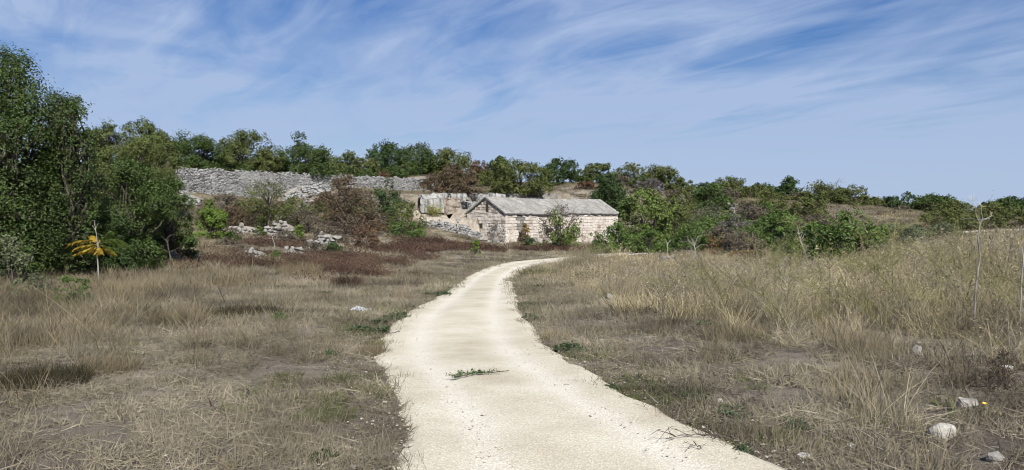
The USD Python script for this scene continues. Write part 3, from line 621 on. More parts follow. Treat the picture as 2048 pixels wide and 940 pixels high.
heap('rubble_heap', 'white stones at the foot of the green bushes across the track', 'rubble', 1316, 1366, 515, 534, 36, 'palerock', 74, .22, .7, core=False)
heap('rubble_heap', 'pale stones high on the bushy slope right of the house', 'rubble', 1355, 1374, 380, 391, 80, 'limestone', 75, .4, .8, core=False)
heap('rubble_heap', 'grey stacked stones right of the dark slope tree', 'rubble', 1450, 1474, 401, 412, 70, 'limestone', 76, .36, .8, core=False)
heap('rubble_heap', 'lowest course of pale stones at the foot of the gable', 'rubble', 955, 1010, 478, 490, 57.5, 'limestone', 77, .3, .7, prof=lambda q: .9 - .5 * q, core=False)
RK = [('big smooth grey boulder in dry grass at the right foreground', 1890, 890, 55, 30, 'fieldstone', .75, .04), ('cracked pale rock beside the small yellow flower', 1941, 826, 40, 20, 'limestone', .8, .14), ('flat white stone nearest the track edge at bottom right', 1612, 921, 32, 12, 'fieldstone', .8, .1),
      ('pale stone midway between the flat white stone and the boulder', 1702, 908, 22, 15, 'fieldstone', .9, .1), ('small round white stone beside the track right edge', 1441, 812, 13, 11, 'fieldstone', .9, .08), ('pale angular stone standing among fennel stems', 1836, 720, 20, 24, 'limestone', .7, .12), 
      ('round white stone in mown grass right of the bend', 1165, 574, 9, 8, 'fieldstone', .9, .08), ('pale stone below the straw clump right of the bend', 1220, 602, 17, 12, 'limestone', .9, .12), ('white chip of stone left of the mown patch', 1140, 582, 6, 4, 'fieldstone', .9, .1), 
      ('broken brown grey rock at the bottom right corner', 2000, 938, 46, 20, 'limestone', .8, .14), ('small pale stone left of the straw clump', 1204, 606, 8, 5, 'fieldstone', .9, .1), ('white stone half buried near the right frame edge', 2020, 742, 26, 8, 'fieldstone', .9, .1), 
      ('tiny white stone in brown grass left of the track', 402, 657, 9, 6, 'fieldstone', .9, .1), ('pale stone under the left wiry grass', 398, 640, 8, 4, 'fieldstone', .9, .1), ('small cream stone under the round white stone', 1420, 820, 8, 6, 'fieldstone', .9, .1), ('cream stone at the grass edge above the bare fallen branch', 1478, 846, 9, 6, 'fieldstone', .9, .1), ('white pebble left of the grey scrap', 647, 586, 10, 6, 'fieldstone', .9, .1), ('pale flat stone at the bottom left of the track', 712, 938, 30, 8, 'limestone', .8, .1)]
for i, (lb, u, v, w, h, mt, dp, ro) in enumerate(RK): rock_thing('rock', lb, 'rock', u, v, w, h, mt, 200 + i, deep=dp, rough=ro, rot=0, n=40 if i == 0 else 18)

# ------------------------------------------------------------------ trees and shrubs (u, top v, half width in photo pixels, depth in metres)
TREES = [
 # name, label, category, u, v_top, half width, Y, leaf colour, profile, base, options
 ('oak_tree', 'tall dark green oak filling the left edge of the picture', 'tree', -6, 100, 128, 21, 'oak', 'round', .03, dict(nl=130, ns=15, dens=11.0, leaf=.075, sprig=.27, twigs=260)),
 ('oak_tree', 'slimmer oak leaning out to the right of the tall left oak', 'tree', 132, 192, 58, 22, 'oak', 'round', .03, dict(nl=70, ns=14, dens=8.5, leaf=.075, sprig=.27, twigs=160)),
 ('oak_tree', 'dark oak at the left below the skyline between tall oak and bright bush', 'tree', 262, 318, 84, 25, 'oak', 'round', .03, dict(nl=56, ns=11, dens=8.6, leaf=.075)),
 ('oak_tree', 'low dark oak spreading right to the bright green bush', 'tree', 340, 355, 48, 27, 'oak', 'dome', .03, dict(nl=26, ns=10, dens=8.1, leaf=.075)),
 ('oak_tree', 'low oak skirt standing right of the tall left oak behind the yellow sapling', 'tree', 190, 400, 70, 23.5, 'oak_dark', 'dome', .02, dict(nl=26, ns=10, dens=8.1, leaf=.072)),
 ('oak_tree', 'grey green oak on the skyline nearest the tall left oak', 'tree', 218, 250, 50, 44, 'oak_light', 'round', .1, {}),
 ('oak_tree', 'grey green rounded oak with the highest top between tall oak and terrace wall', 'tree', 284, 243, 54, 46, 'oak_light', 'round', .1, {}),
 ('oak_tree', 'small grey green oak just left of the terrace wall end', 'tree', 330, 266, 34, 50, 'oak_light', 'round', .1, {}),
 ('shrub', 'olive brown thicket below the skyline oaks left of the terrace wall', 'shrub', 285, 284, 80, 36, 'oak_olive', 'dome', .03, dict(stems=5)),
 ('oak_tree', 'deep green oak above the left end of the terrace wall', 'tree', 388, 268, 56, 74, 'oak', 'round', .08, {}),
 ('oak_tree', 'pale topped oak second along the terrace wall', 'tree', 488, 262, 50, 78, 'oak_light', 'round', .08, {}),
 ('oak_tree', 'olive low oak in the gap before the tall oak on the terrace wall', 'tree', 538, 292, 30, 77, 'oak_olive', 'dome', .05, {}),
 ('oak_tree', 'dark oak with ragged top above the middle of the terrace wall', 'tree', 602, 268, 50, 80, 'oak', 'round', .06, {}),
 ('oak_tree', 'low light oak between the two dark oaks above the terrace wall', 'tree', 690, 304, 42, 93, 'oak_light', 'dome', .05, {}),
 ('oak_tree', 'dark oak with pointed top right of the low light oak', 'tree', 772, 285, 36, 99, 'oak_dark', 'round', .05, {}),
 ('oak_tree', 'wide dark green oak above the right end of the terrace wall', 'tree', 830, 288, 46, 103, 'oak', 'round', .05, {}),
 ('oak_tree', 'olive oak behind the brown dome shaped shrub', 'tree', 900, 298, 42, 104, 'oak_olive', 'round', .05, {}),
 ('oak_tree', 'rusty brown tree right of the brown dome shaped shrub', 'tree', 958, 322, 28, 99, 'russet', 'round', .05, {}),
 ('oak_tree', 'narrow green oak top behind the olive tree', 'tree', 996, 313, 26, 94, 'oak', 'round', .05, {}),
 ('olive_tree', 'rounded olive green tree on the ledge behind the house roof', 'tree', 1038, 322, 60, 79, 'oak_olive', 'round', .04, dict(ns=11)),
 ('oak_tree', 'dark green oak standing alone above the dry grass slope', 'tree', 1117, 317, 38, 100, 'oak_dark', 'round', .05, {}),
 ('oak_tree', 'grey green oak second right of the lone dark oak', 'tree', 1192, 327, 36, 104, 'oak_light', 'round', .05, {}),
 ('oak_tree', 'greyish oak with a broken top on the skyline above the fig tree', 'tree', 1264, 328, 38, 104, 'greygreen', 'round', .05, {}),
 ('oak_tree', 'brown green oak sloping down right on the skyline', 'tree', 1322, 331, 36, 102, 'oak_olive', 'dome', .05, {}),
 ('oak_tree', 'small round tree in the skyline dip right of the sloping oak', 'tree', 1366, 355, 18, 100, 'oak_light', 'round', .05, {}),
 ('oak_tree', 'dark low tree at the left of the twin topped skyline clump', 'tree', 1414, 365, 27, 96, 'oak_dark', 'dome', .04, {}),
 ('oak_tree', 'olive tree at the right of the twin topped skyline clump', 'tree', 1458, 354, 36, 97, 'oak_olive', 'dome', .04, {}),
 ('oak_tree', 'low flat green tree left of the pointed dark tree', 'tree', 1522, 366, 32, 92, 'oak', 'dome', .04, {}),
 ('oak_tree', 'pointed dark green tree on the right skyline', 'tree', 1577, 354, 28, 88, 'oak_dark', 'cone', .03, dict(nl=26)),
 ('bare_tree', 'thin greyish tree with visible branches on the right skyline', 'tree', 1640, 359, 34, 84, 'greygreen', 'vase', .4, dict(dens=1.4, twigs=70)),
 ('shrub', 'olive shrub tucked under the thin greyish tree', 'shrub', 1675, 376, 24, 82, 'oak_olive', 'dome', .03, dict(stems=4)),
 ('shrub', 'low brown olive shrub right of the thin greyish tree', 'shrub', 1712, 396, 28, 80, 'greybrown', 'dome', .03, dict(stems=4)),
 ('shrub', 'low olive shrub before the gap in the right skyline', 'shrub', 1752, 394, 24, 80, 'oak_olive', 'dome', .03, dict(stems=4)),
 ('oak_tree', 'dark green oak right of the gap in the right skyline', 'tree', 1806, 385, 34, 78, 'oak_dark', 'round', .03, {}),
 ('oak_tree', 'dark green oak leaning right beside the straw ridge', 'tree', 1866, 389, 46, 78, 'oak', 'dome', .03, {}),
 ('oak_tree', 'small pointed tree left of the right frame edge oak', 'tree', 1966, 405, 14, 84, 'oak_dark', 'cone', .03, {}),
 ('oak_tree', 'low green tree between two dark clumps at far right', 'tree', 1940, 424, 20, 86, 'oak', 'dome', .03, {}),
 ('oak_tree', 'dark oak cut by the right frame edge', 'tree', 2026, 393, 36, 74, 'oak_dark', 'round', .03, {}),
 # slope between ruin heaps and terrace wall
 ('brown_dome_shrub', 'dense brown dome shaped shrub on the rock ledge', 'shrub', 905, 329, 52, 74.5, 'brown', 'dome', .06, dict(stems=6, twigs=120, dens=6.9)),
 ('bush', 'bright green bush beside the left oaks', 'bush', 418, 400, 38, 42, 'bright', 'dome', .02, dict(stems=5, ns=10)),
 ('bush', 'small dark green bush left of the first rubble line', 'bush', 462, 462, 20, 41, 'oak', 'dome', .02, dict(stems=4)),
 ('thicket', 'grey brown thicket under the left part of the terrace wall', 'thicket', 448, 388, 52, 54, 'greybrown', 'dome', .02, dict(stems=6, twigs=160, dens=4.6)),
 ('thicket', 'brown thicket behind the sparse grey trunked tree', 'thicket', 508, 404, 40, 52, 'brown', 'dome', .02, dict(stems=6, twigs=140, dens=4.6)),
 ('sparse_tree', 'sparse olive tree with a dark grey trunk between the rubble heaps', 'tree', 538, 361, 46, 47, 'oak_olive', 'vase', .38, dict(dens=1.9, twigs=120)),
 ('shrub', 'olive shrub right of the sparse grey trunked tree', 'shrub', 590, 392, 34, 53, 'oak_olive', 'dome', .02, dict(stems=5, twigs=60, dens=5.2)),
 ('thicket', 'low grey thicket between tall rubble heap and leaning pyramid', 'thicket', 612, 418, 40, 49, 'greybrown', 'dome', .02, dict(stems=6, twigs=160, dens=4.2)),
 ('thicket', 'wide pinkish brown shrub in the middle of the left slope', 'thicket', 694, 350, 54, 52, 'brown', 'round', .04, dict(stems=6, twigs=320, dens=4.8, ns=12)),
 ('thicket', 'dark bare lower thicket under the pinkish brown shrub', 'thicket', 690, 424, 44, 50, 'greybrown', 'dome', .02, dict(stems=6, twigs=240, dens=2.0, trunk='darktwig')),
 ('juniper_bush', 'dark green juniper like bush below the terrace wall right end', 'bush', 774, 357, 36, 60, 'juniper', 'round', .03, dict(stems=4, ns=12, dens=7.5)),
 ('thicket', 'olive brown shrub with pale leaves left of the streaked rock', 'thicket', 812, 402, 42, 54, 'oak_olive', 'dome', .02, dict(stems=6, twigs=120, dens=4.8)),
 ('thicket', 'dark bush base left of the rounded ruin', 'thicket', 806, 440, 40, 52, 'bramble', 'dome', .02, dict(stems=5, dens=5.2)),
 ('thicket', 'reddish brown shrub at the edge of the dark red ground cover', 'thicket', 726, 446, 40, 45, 'russet', 'dome', .02, dict(stems=6, twigs=200, dens=4.6)),
 ('juniper_bush', 'low dark green shrub at the foot of the leaning white rubble', 'bush', 668, 484, 22, 39, 'juniper', 'dome', .02, dict(stems=4, dens=8.1)),
 ('bush', 'small dark bush right of the low white rubble heap', 'bush', 548, 500, 14, 32.5, 'bramble', 'dome', .02, dict(stems=4)),
 ('bush', 'yellow green shoot beside the tall rubble heap', 'bush', 600, 450, 16, 45, 'yellowgreen', 'dome', .02, dict(stems=4)),
 ('bush', 'green shrub clinging to the rubble left of the tall heap', 'bush', 520, 452, 14, 45, 'bramble', 'dome', .02, dict(stems=4)),
 # around the house
 ('fig_bush', 'half bare fig bush in front of the long house wall', 'bush', 1116, 418, 50, 58.5, 'fig', 'dome', .03, dict(stems=7, twigs=60, dens=2.9, leaf=.2)),
 ('dry_bush', 'bare grey twigs rising above the fig bush to the roof', 'bush', 1122, 406, 46, 60, 'grey', 'round', .2, dict(stems=6, twigs=240, dens=.9, trunk='twig')),
 ('dry_bush', 'pale dry twigs growing against the gable wall', 'bush', 992, 446, 22, 59, 'grey', 'dome', .02, dict(stems=6, twigs=160, dens=0.9, trunk='palebark')),
 ('bush', 'yellowing vine climbing the long wall left of the fig bush', 'bush', 1050, 446, 10, 60.5, 'autumn', 'round', .02, dict(stems=3, dens=4.0)),
 ('bush', 'dark green tuft at the wall foot left of the fig bush', 'bush', 1056, 472, 14, 57.5, 'juniper', 'dome', .02, dict(stems=3)),
 ('bush', 'bright green weed standing in the dark red ground cover', 'bush', 952, 479, 10, 47, 'bright', 'round', .02, dict(stems=3, dens=6.9)),
 ('oak_tree', 'dark green tree behind the right end of the house roof', 'tree', 1216, 348, 40, 82, 'oak_dark', 'dome', .02, {}),
 ('shrub', 'olive shrub on the dry slope behind the house', 'shrub', 1214, 366, 22, 90, 'oak_olive', 'dome', .02, dict(stems=4)),
 ('shrub', 'brown shrub at the right of the dry grass slope', 'shrub', 1172, 362, 20, 94, 'russet', 'dome', .02, dict(stems=4)),
 ('fig_tree', 'broad yellow green fig tree at the right end of the house', 'tree', 1290, 378, 54, 54, 'fig', 'round', .04, dict(stems=4, ns=11, leaf=.19, dens=7.5)),
 ('bush', 'glossy green bush across the bend under the fig tree', 'bush', 1230, 442, 50, 50, 'bramble', 'dome', .02, dict(stems=6, ns=10, dens=7.5, leaf=.16)),
 ('bush', 'green bush with dark hollows right of the glossy bush', 'bush', 1300, 456, 44, 48, 'bramble', 'dome', .02, dict(stems=6, ns=10, dens=7.5, leaf=.15)),
 ('bush', 'leafy bush behind the bare pale sapling across the track', 'bush', 1376, 448, 44, 45, 'bramble', 'dome', .02, dict(stems=6, dens=6.3)),
 ('shrub', 'grey bare dome shrub on the slope under the skyline oaks', 'shrub', 1297, 357, 32, 92, 'grey', 'dome', .02, dict(stems=5, twigs=100, dens=4.6)),
 ('shrub', 'dark green slope bush between grey dome shrub and stacked stones', 'shrub', 1420, 374, 44, 76, 'oak', 'dome', .02, dict(stems=5)),
 ('shrub', 'olive green slope scrub above the fig tree right side', 'shrub', 1362, 392, 44, 70, 'oak_olive', 'dome', .02, dict(stems=5, twigs=80, dens=5.2)),
 ('shrub', 'olive scrub hanging right behind the fig tree', 'shrub', 1352, 412, 40, 58, 'oak_olive', 'dome', .02, dict(stems=5, twigs=80, dens=5.2)),
 ('shrub', 'dull green scrub on the middle of the right slope', 'shrub', 1424, 408, 44, 60, 'greygreen', 'dome', .02, dict(stems=5, twigs=100, dens=5.2)),
 ('shrub', 'grey brown scrub right of the stacked stones', 'shrub', 1500, 404, 42, 64, 'greybrown', 'dome', .02, dict(stems=5, twigs=120, dens=4.6)),
 ('shrub', 'bare grey scrub above the autumn coloured brambles', 'shrub', 1470, 432, 44, 52, 'grey', 'dome', .02, dict(stems=6, twigs=200, dens=2.0)),
 ('shrub', 'rust coloured scrub under the twin topped skyline clump', 'shrub', 1466, 382, 30, 86, 'russet', 'dome', .02, dict(stems=5)),
 ('bush', 'brambles in autumn colours right of the bare pale sapling', 'bush', 1450, 468, 44, 38, 'autumn', 'dome', .02, dict(stems=6, twigs=100, dens=4.8)),
 ('bush', 'brownish brambles left of the yellow green bush', 'bush', 1516, 478, 40, 33, 'greybrown', 'dome', .02, dict(stems=6, twigs=120, dens=4.6)),
 ('bush', 'yellow green leafy bush with a bare leaning stem', 'bush', 1582, 424, 70, 27, 'bramble', 'round', .02, dict(stems=6, ns=10, dens=6.3, leaf=.12)),
 ('bush', 'dark green bramble bush standing highest in the right field', 'bush', 1698, 416, 72, 22.5, 'bramble', 'round', .02, dict(stems=7, ns=11, dens=7.5, leaf=.10, nl=30)),
 ('bush', 'grey green low bush right of the dark bramble bush', 'bush', 1812, 448, 52, 31, 'greygreen', 'round', .02, dict(stems=6, twigs=80, dens=4.3)),
 ('shrub', 'brown leafless shrub before the dark oaks on the right ridge', 'shrub', 1806, 410, 18, 70, 'greybrown', 'dome', .02, dict(stems=4, twigs=60, dens=4.0)),
 ('shrub', 'brown low shrub at the foot of the right ridge oaks', 'shrub', 1884, 430, 22, 66, 'russet', 'dome', .02, dict(stems=4, twigs=60, dens=4.0)),
 ('shrub', 'brown scrub filling the ridge under the small pointed tree', 'shrub', 1968, 434, 36, 64, 'greybrown', 'dome', .02, dict(stems=4, twigs=60, dens=4.0)),
 # left foreground weeds and shrubs
 ('bush', 'olive scrub under the tall left oak at the frame edge', 'bush', 20, 470, 46, 19, 'greygreen', 'dome', .02, dict(stems=5, twigs=80, dens=4.0)),
 ('bush', 'leafy weed under the yellow sapling', 'bush', 140, 548, 40, 16, 'bramble', 'dome', .02, dict(stems=6, twigs=60, dens=2.2, leaf=.06)),
 ('bush', 'low leafy weed in the wiry grass at left', 'bush', 60, 545, 50, 17, 'greygreen', 'dome', .02, dict(stems=6, twigs=60, dens=2.2, leaf=.06)),
 ('bush', 'dark brown wiry bush at the right frame edge', 'bush', 2020, 752, 34, 6.6, 'brown', 'dome', .02, dict(stems=7, twigs=260, dens=1.0, leaf=.02, trunk='darktwig')),
 # low scrub between and under the skyline trees
 ('shrub', 'low scrub on the terrace wall top left of the deep green oak', 'shrub', 344, 300, 30, 70, 'oak_olive', 'dome', .01, dict(stems=4)),
 ('shrub', 'low green scrub between deep green oak and pale topped oak', 'shrub', 440, 300, 32, 78, 'oak', 'dome', .01, dict(stems=4)),
 ('shrub', 'low scrub right of the ragged dark oak on the terrace wall', 'shrub', 650, 318, 34, 90, 'oak_light', 'dome', .01, dict(stems=4)),
 ('shrub', 'olive scrub between the low light oak and the pointed dark oak', 'shrub', 732, 316, 30, 96, 'oak_olive', 'dome', .01, dict(stems=4)),
 ('shrub', 'small reddish shrub on the terrace wall below the pointed oak', 'shrub', 770, 340, 14, 94, 'russet', 'dome', .01, dict(stems=4)),
 ('shrub', 'green scrub behind the right end of the terrace wall', 'shrub', 868, 318, 34, 106, 'oak', 'dome', .01, dict(stems=4)),
 ('shrub', 'green scrub between rusty tree and rounded olive green tree', 'shrub', 982, 340, 30, 90, 'oak_olive', 'dome', .01, dict(stems=4)),
 ('shrub', 'low scrub between the lone dark oak and its grey green neighbour', 'shrub', 1160, 352, 26, 104, 'oak', 'dome', .01, dict(stems=4)),
 ('shrub', 'low brown scrub under the greyish broken topped oak', 'shrub', 1236, 352, 32, 100, 'greybrown', 'dome', .01, dict(stems=4)),
 ('shrub', 'low green scrub in the skyline dip above the slope', 'shrub', 1376, 372, 34, 96, 'oak_olive', 'dome', .01, dict(stems=4)),
 ('shrub', 'green scrub left of the low flat green tree', 'shrub', 1490, 378, 26, 92, 'oak', 'dome', .01, dict(stems=4)),
 ('shrub', 'low dark scrub under the pointed dark green tree', 'shrub', 1548, 388, 36, 86, 'oak_dark', 'dome', .01, dict(stems=4)),
 ('shrub', 'brown green scrub left below the thin greyish tree', 'shrub', 1612, 390, 28, 84, 'greybrown', 'dome', .01, dict(stems=4)),
 ('shrub', 'low green scrub in the gap of the right skyline', 'shrub', 1776, 412, 20, 80, 'oak', 'dome', .01, dict(stems=4)),
 ('shrub', 'green scrub joining the two dark oaks of the right ridge', 'shrub', 1836, 408, 32, 80, 'oak_dark', 'dome', .01, dict(stems=4)),
 ('shrub', 'low scrub right of the leaning ridge oak', 'shrub', 1914, 428, 26, 82, 'oak', 'dome', .01, dict(stems=4)),
 ('shrub', 'dark scrub under the oak at the right frame edge', 'shrub', 2000, 418, 36, 74, 'oak', 'dome', .01, dict(stems=4)),
 # slope scrub right of the house
 ('shrub', 'olive scrub above and right of the yellow green fig tree', 'shrub', 1330, 398, 42, 62, 'oak_olive', 'dome', .01, dict(stems=5, twigs=60)),
 ('shrub', 'dull green bramble below the middle of the right slope', 'shrub', 1408, 432, 50, 53, 'bramble', 'dome', .01, dict(stems=5, twigs=60, dens=5.1)),
 ('shrub', 'brown green scrub left of the bare grey scrub', 'shrub', 1440, 452, 46, 45, 'greybrown', 'dome', .01, dict(stems=5, twigs=80, dens=5.1)),
 ('shrub', 'dark scrub along the top of the right slope', 'shrub', 1530, 400, 46, 74, 'oak_olive', 'dome', .01, dict(stems=5)),
 ('shrub', 'grey green scrub behind the yellow green leafy bush', 'shrub', 1548, 440, 50, 42, 'greygreen', 'dome', .01, dict(stems=5, twigs=80, dens=5.1)),
 ('bush', 'yellow leaved low bramble in front of the autumn brambles', 'bush', 1500, 500, 46, 29, 'autumn', 'dome', .01, dict(stems=5, twigs=80, dens=4.2)),
 ('bush', 'green bramble joining the yellow green bush to the dark bramble bush', 'bush', 1640, 444, 52, 24, 'bramble', 'dome', .01, dict(stems=5, dens=6.8, leaf=.11)),
 # left slope
 ('thicket', 'brown thicket behind the first rubble line on the left slope', 'thicket', 470, 420, 46, 49, 'brown', 'dome', .01, dict(stems=6, twigs=160, dens=4.2)),
 ('thicket', 'olive thicket above the tall rubble heap', 'thicket', 566, 414, 46, 50, 'oak_olive', 'dome', .01, dict(stems=6, twigs=120, dens=4.2)),
 ('thicket', 'grey thicket under the green juniper like bush', 'thicket', 762, 424, 40, 54, 'greybrown', 'dome', .01, dict(stems=6, twigs=160, dens=3.4)),
 ('thicket', 'brown grassy thicket before the reddish brown shrub', 'thicket', 660, 452, 36, 46, 'greybrown', 'dome', .01, dict(stems=6, twigs=160, dens=3.4)),
 ('thicket', 'dry brown scrub right of the bright green bush', 'thicket', 410, 432, 44, 47, 'greybrown', 'dome', .01, dict(stems=6, twigs=140, dens=3.4)),
]
for i, (nm, lb, ct, u, vt, hw, Y, mt, pf, bs, kw) in enumerate(TREES):
    kw = dict(kw)
    if Y > 70: hw *= 1.12; kw['dens'] = kw.get('dens', 8.5) * 1.35; kw.setdefault('trunk', 'bark' if nm.endswith('tree') else 'twig')
    plant(nm, lb, ct, u, vt, hw, Y, mt, 1000 + i * 7, pf, bs, **kw)

def scrub(n, seed, us, Ys, hs, ws, mat, label, group, **kw):
    rng = R(seed)
    for k in range(n):
        Y = rng.uniform(*Ys); u = rng.uniform(*us); p = at(u, 425, Y); h = rng.uniform(*hs)
        vt = 425 - (float(H(p[0], p[1])) + h - EYE) / Y * FPX
        plant('scrub', label, 'shrub', u, vt, rng.uniform(*ws) / PXM(Y) * .5, Y, mat, seed * 100 + k, 'dome', .01, group=group, stems=4, trunk='twig', **kw)
scrub(13, 801, (1335, 1660), (58, 90), (1.2, 2.3), (3.4, 5.6), 'oak_olive', 'olive scrub covering the slope right of the house', 'olive scrub on the right slope')
scrub(9, 802, (1340, 1640), (50, 84), (1.1, 2.2), (3.2, 5.2), 'bramble', 'green scrub covering the slope right of the house', 'green scrub on the right slope', dens=6.0)
scrub(9, 803, (1330, 1660), (48, 86), (.9, 1.8), (3.0, 4.8), 'greybrown', 'dry grey brown scrub covering the slope right of the house', 'grey brown scrub on the right slope', twigs=60, dens=4.7)
scrub(9, 804, (385, 770), (48, 63), (.8, 1.7), (2.2, 3.6), 'brown', 'brown scrub covering the slope below the terrace wall', 'brown scrub on the left slope', twigs=90, dens=4.2)
scrub(6, 805, (400, 760), (50, 63), (.8, 1.7), (2.2, 3.4), 'oak_olive', 'olive scrub covering the slope below the terrace wall', 'olive scrub on the left slope', twigs=40, dens=5.1)
scrub(9, 807, (1600, 1780), (76, 90), (1.3, 2.3), (3.0, 4.4), 'oak_olive', 'olive brown scrub along the straw ridge at right', 'olive brown scrub on the right ridge')
scrub(6, 808, (1780, 2040), (70, 90), (1.6, 2.8), (3.6, 5.6), 'oak', 'green scrub between the oaks of the right ridge', 'green scrub on the right ridge')
scrub(8, 809, (1330, 1600), (36, 52), (1.0, 2.0), (2.2, 3.6), 'bramble', 'green brambles across the track between fig tree and dark bramble bush', 'green brambles across the track', dens=6)
scrub(5, 810, (1400, 1640), (30, 44), (.9, 1.5), (2.0, 3.0), 'greybrown', 'brownish brambles across the track in front of the green ones', 'brownish brambles across the track', twigs=60, dens=5)
scrub(7, 806, (1180, 1780), (88, 106), (1.4, 2.4), (3.0, 4.6), 'oak', 'dark green scrub along the right skyline', 'dark green scrub on the right skyline')
scrub(8, 811, (450, 690), (34, 45), (.4, .8), (1.0, 1.8), 'greybrown', 'low dry scrub among the rubble heaps left of the track', 'low dry scrub among the rubble heaps', twigs=50, dens=4)
scrub(6, 812, (1770, 1900), (27, 42), (.6, 1.1), (1.4, 2.6), 'greygreen', 'low grey green scrub in the straw right of the dark bramble bush', 'low grey green scrub in the right field', dens=5)
scrub(7, 813, (1880, 2060), (40, 66), (.9, 1.6), (2.4, 4.2), 'oak_olive', 'olive scrub below the oaks at the far right', 'olive scrub at the far right')
rng = R(814)
for k in range(17):
    d_ = TW1 - TW0; L_ = np.hypot(*d_); d_ = d_ / L_; q = TW0 + d_ * L_ * (k + rng.uniform(.1, .9)) / 16 + np.array([-d_[1], d_[0]]) * rng.uniform(3.2, 5.5)
    u_ = 1024 + q[0] / q[1] * FPX; h_ = rng.uniform(1.3, 2.2); vt_ = 425 - (float(H(q[0], q[1])) + h_ - EYE) / q[1] * FPX
    plant('scrub', 'green scrub growing along the top of the terrace wall', 'shrub', u_, vt_, rng.uniform(1.5, 2.3) / PXM(q[1]), q[1], 'oak' if k % 3 else 'oak', 81400 + k, 'dome', .01, group='green scrub along the terrace wall top', stems=4, trunk='twig')

# ------------------------------------------------------------------ dry grass and weeds
def blades(rng, n, rad, h0, h1, w, lean=.5, curl=.5, flat=0.0, seg=2, zmin=.0):
    """a tuft: n thin tapering blades, each two or three faces"""
    a = rng.random(n) * 2 * np.pi; q = rad * np.sqrt(rng.random(n))
    base = np.c_[np.cos(a) * q, np.sin(a) * q, np.full(n, -.02)]
    hh = rng.uniform(h0, h1, n) * rng.uniform(.7, 1.0, n); b = rng.random(n) * 2 * np.pi
    tilt = np.abs(rng.normal(0, lean, n)); lay = rng.random(n) < flat; tilt = np.where(lay, rng.uniform(1.25, 1.52, n), np.minimum(tilt, 1.35))
    d = np.c_[np.sin(tilt) * np.cos(b), np.sin(tilt) * np.sin(b), np.cos(tilt)]
    base[:, 2] += lay * rng.uniform(.0, .035, n)
    side = unit(np.cross(d, rng.normal(size=(n, 3))))
    bend = np.c_[np.cos(b), np.sin(b), np.full(n, -.45)] * (curl * hh * rng.uniform(.1, .6, n))[:, None] * (~lay)[:, None]
    ws = (w * rng.uniform(.6, 1.4, n))[:, None]
    V = []
    for k in range(seg):
        t = k / seg; c = base + d * hh[:, None] * t + bend * t * t
        V += [c - side * ws * .5 * (1 - .45 * t), c + side * ws * .5 * (1 - .45 * t)]
    V.append(base + d * hh[:, None] + bend)
    m = 2 * seg + 1; V = np.stack(V, 1); V[:, :, 2] = np.maximum(V[:, :, 2], zmin - .02); V = V.reshape(-1, 3)
    i = np.arange(n)[:, None] * m; F = []
    for k in range(seg - 1): F += [i + [2 * k, 2 * k + 1, 2 * k + 3], i + [2 * k, 2 * k + 3, 2 * k + 2]]
    F.append(i + [2 * seg - 2, 2 * seg - 1, 2 * seg])
    return V, np.vstack(F)
def join(*ms):
    V, F, n = [], [], 0
    for v, f in ms: V.append(v); F.append(np.asarray(f) + n); n += len(v)
    return np.vstack(V), np.vstack(F)
def dots(rng, c, s, asp=.6): return leaves(rng, c, rng.normal(size=(len(c), 3)) + [0, 0, .6], s, asp)
def seedheads(rng, tuft_v, m, frac, s):
    tips = tuft_v.reshape(-1, m, 3)[:, -1]; tips = tips[rng.random(len(tips)) < frac]
    return dots(rng, np.repeat(tips, 2, 0) + rng.normal(0, s * .35, (2 * len(tips), 3)), s, .3)
def grass_mat(name, a, b, c, d, patch=((.48, .46, .44), (1.36, 1.34, 1.29)), scale=.55, amt=.22):
    return ramp_mat(name, [(0, a), (.35, b), (.75, c), (1, d)], rough=.75, translucent=.25, spec=.2, pos_scale=scale, pos_cols=[(.33, patch[0]), (.67, patch[1])], obj_amt=amt)
G = {}
G['thatch'] = grass_mat('dry_thatch', (.2, .18, .135), (.475, .45, .355), (.655, .625, .51), (.83, .805, .68))
G['brownwire'] = grass_mat('brown_wiry_grass', (.17, .145, .095), (.375, .335, .235), (.575, .525, .385), (.78, .73, .57))
G['straw'] = grass_mat('tall_straw', (.32, .285, .185), (.58, .53, .365), (.75, .70, .51), (.85, .81, .66), scale=.4)
G['greystraw'] = grass_mat('grey_straw', (.26, .235, .19), (.5, .455, .38), (.66, .62, .53), (.8, .76, .67))
G['red'] = grass_mat('red_brown_cover', (.09, .058, .043), (.15, .098, .072), (.215, .15, .11), (.34, .26, .18), scale=.7)
G['green'] = grass_mat('green_grass', (.1, .115, .045), (.17, .18, .07), (.26, .25, .11), (.38, .34, .18))
G['fennel'] = M['fennel']

def instancer(name, label, protos, pts, mats, sc, rz, idx, tilt=None, parent='/World', cat=None):
    pi = UsdGeom.PointInstancer.Define(stage, numbered(parent + '/' + name)); path = str(pi.GetPath()); rel = pi.CreatePrototypesRel()
    for k, (m, mt) in enumerate(zip(protos, mats)):
        x = usdkit.mesh(stage, f'{path}/tuft_{k:03d}', m, mt); rel.AddTarget(x.GetPath())
    pi.CreateProtoIndicesAttr(Vt.IntArray.FromNumpy(idx.astype(np.int32))); pi.CreatePositionsAttr(Vt.Vec3fArray.FromNumpy(pts.astype(np.float32)))
    pi.CreateScalesAttr(Vt.Vec3fArray.FromNumpy(sc.astype(np.float32)))
    q = np.zeros((len(pts), 4), np.float16); q[:, 2] = np.sin(rz / 2); q[:, 3] = np.cos(rz / 2)
    pi.CreateOrientationsAttr(Vt.QuathArray([Gf.Quath(float(c), float(0), float(0), float(s)) for s, c in zip(np.sin(rz / 2), np.cos(rz / 2))]))
    return tag(pi, label, cat, None, 'stuff')

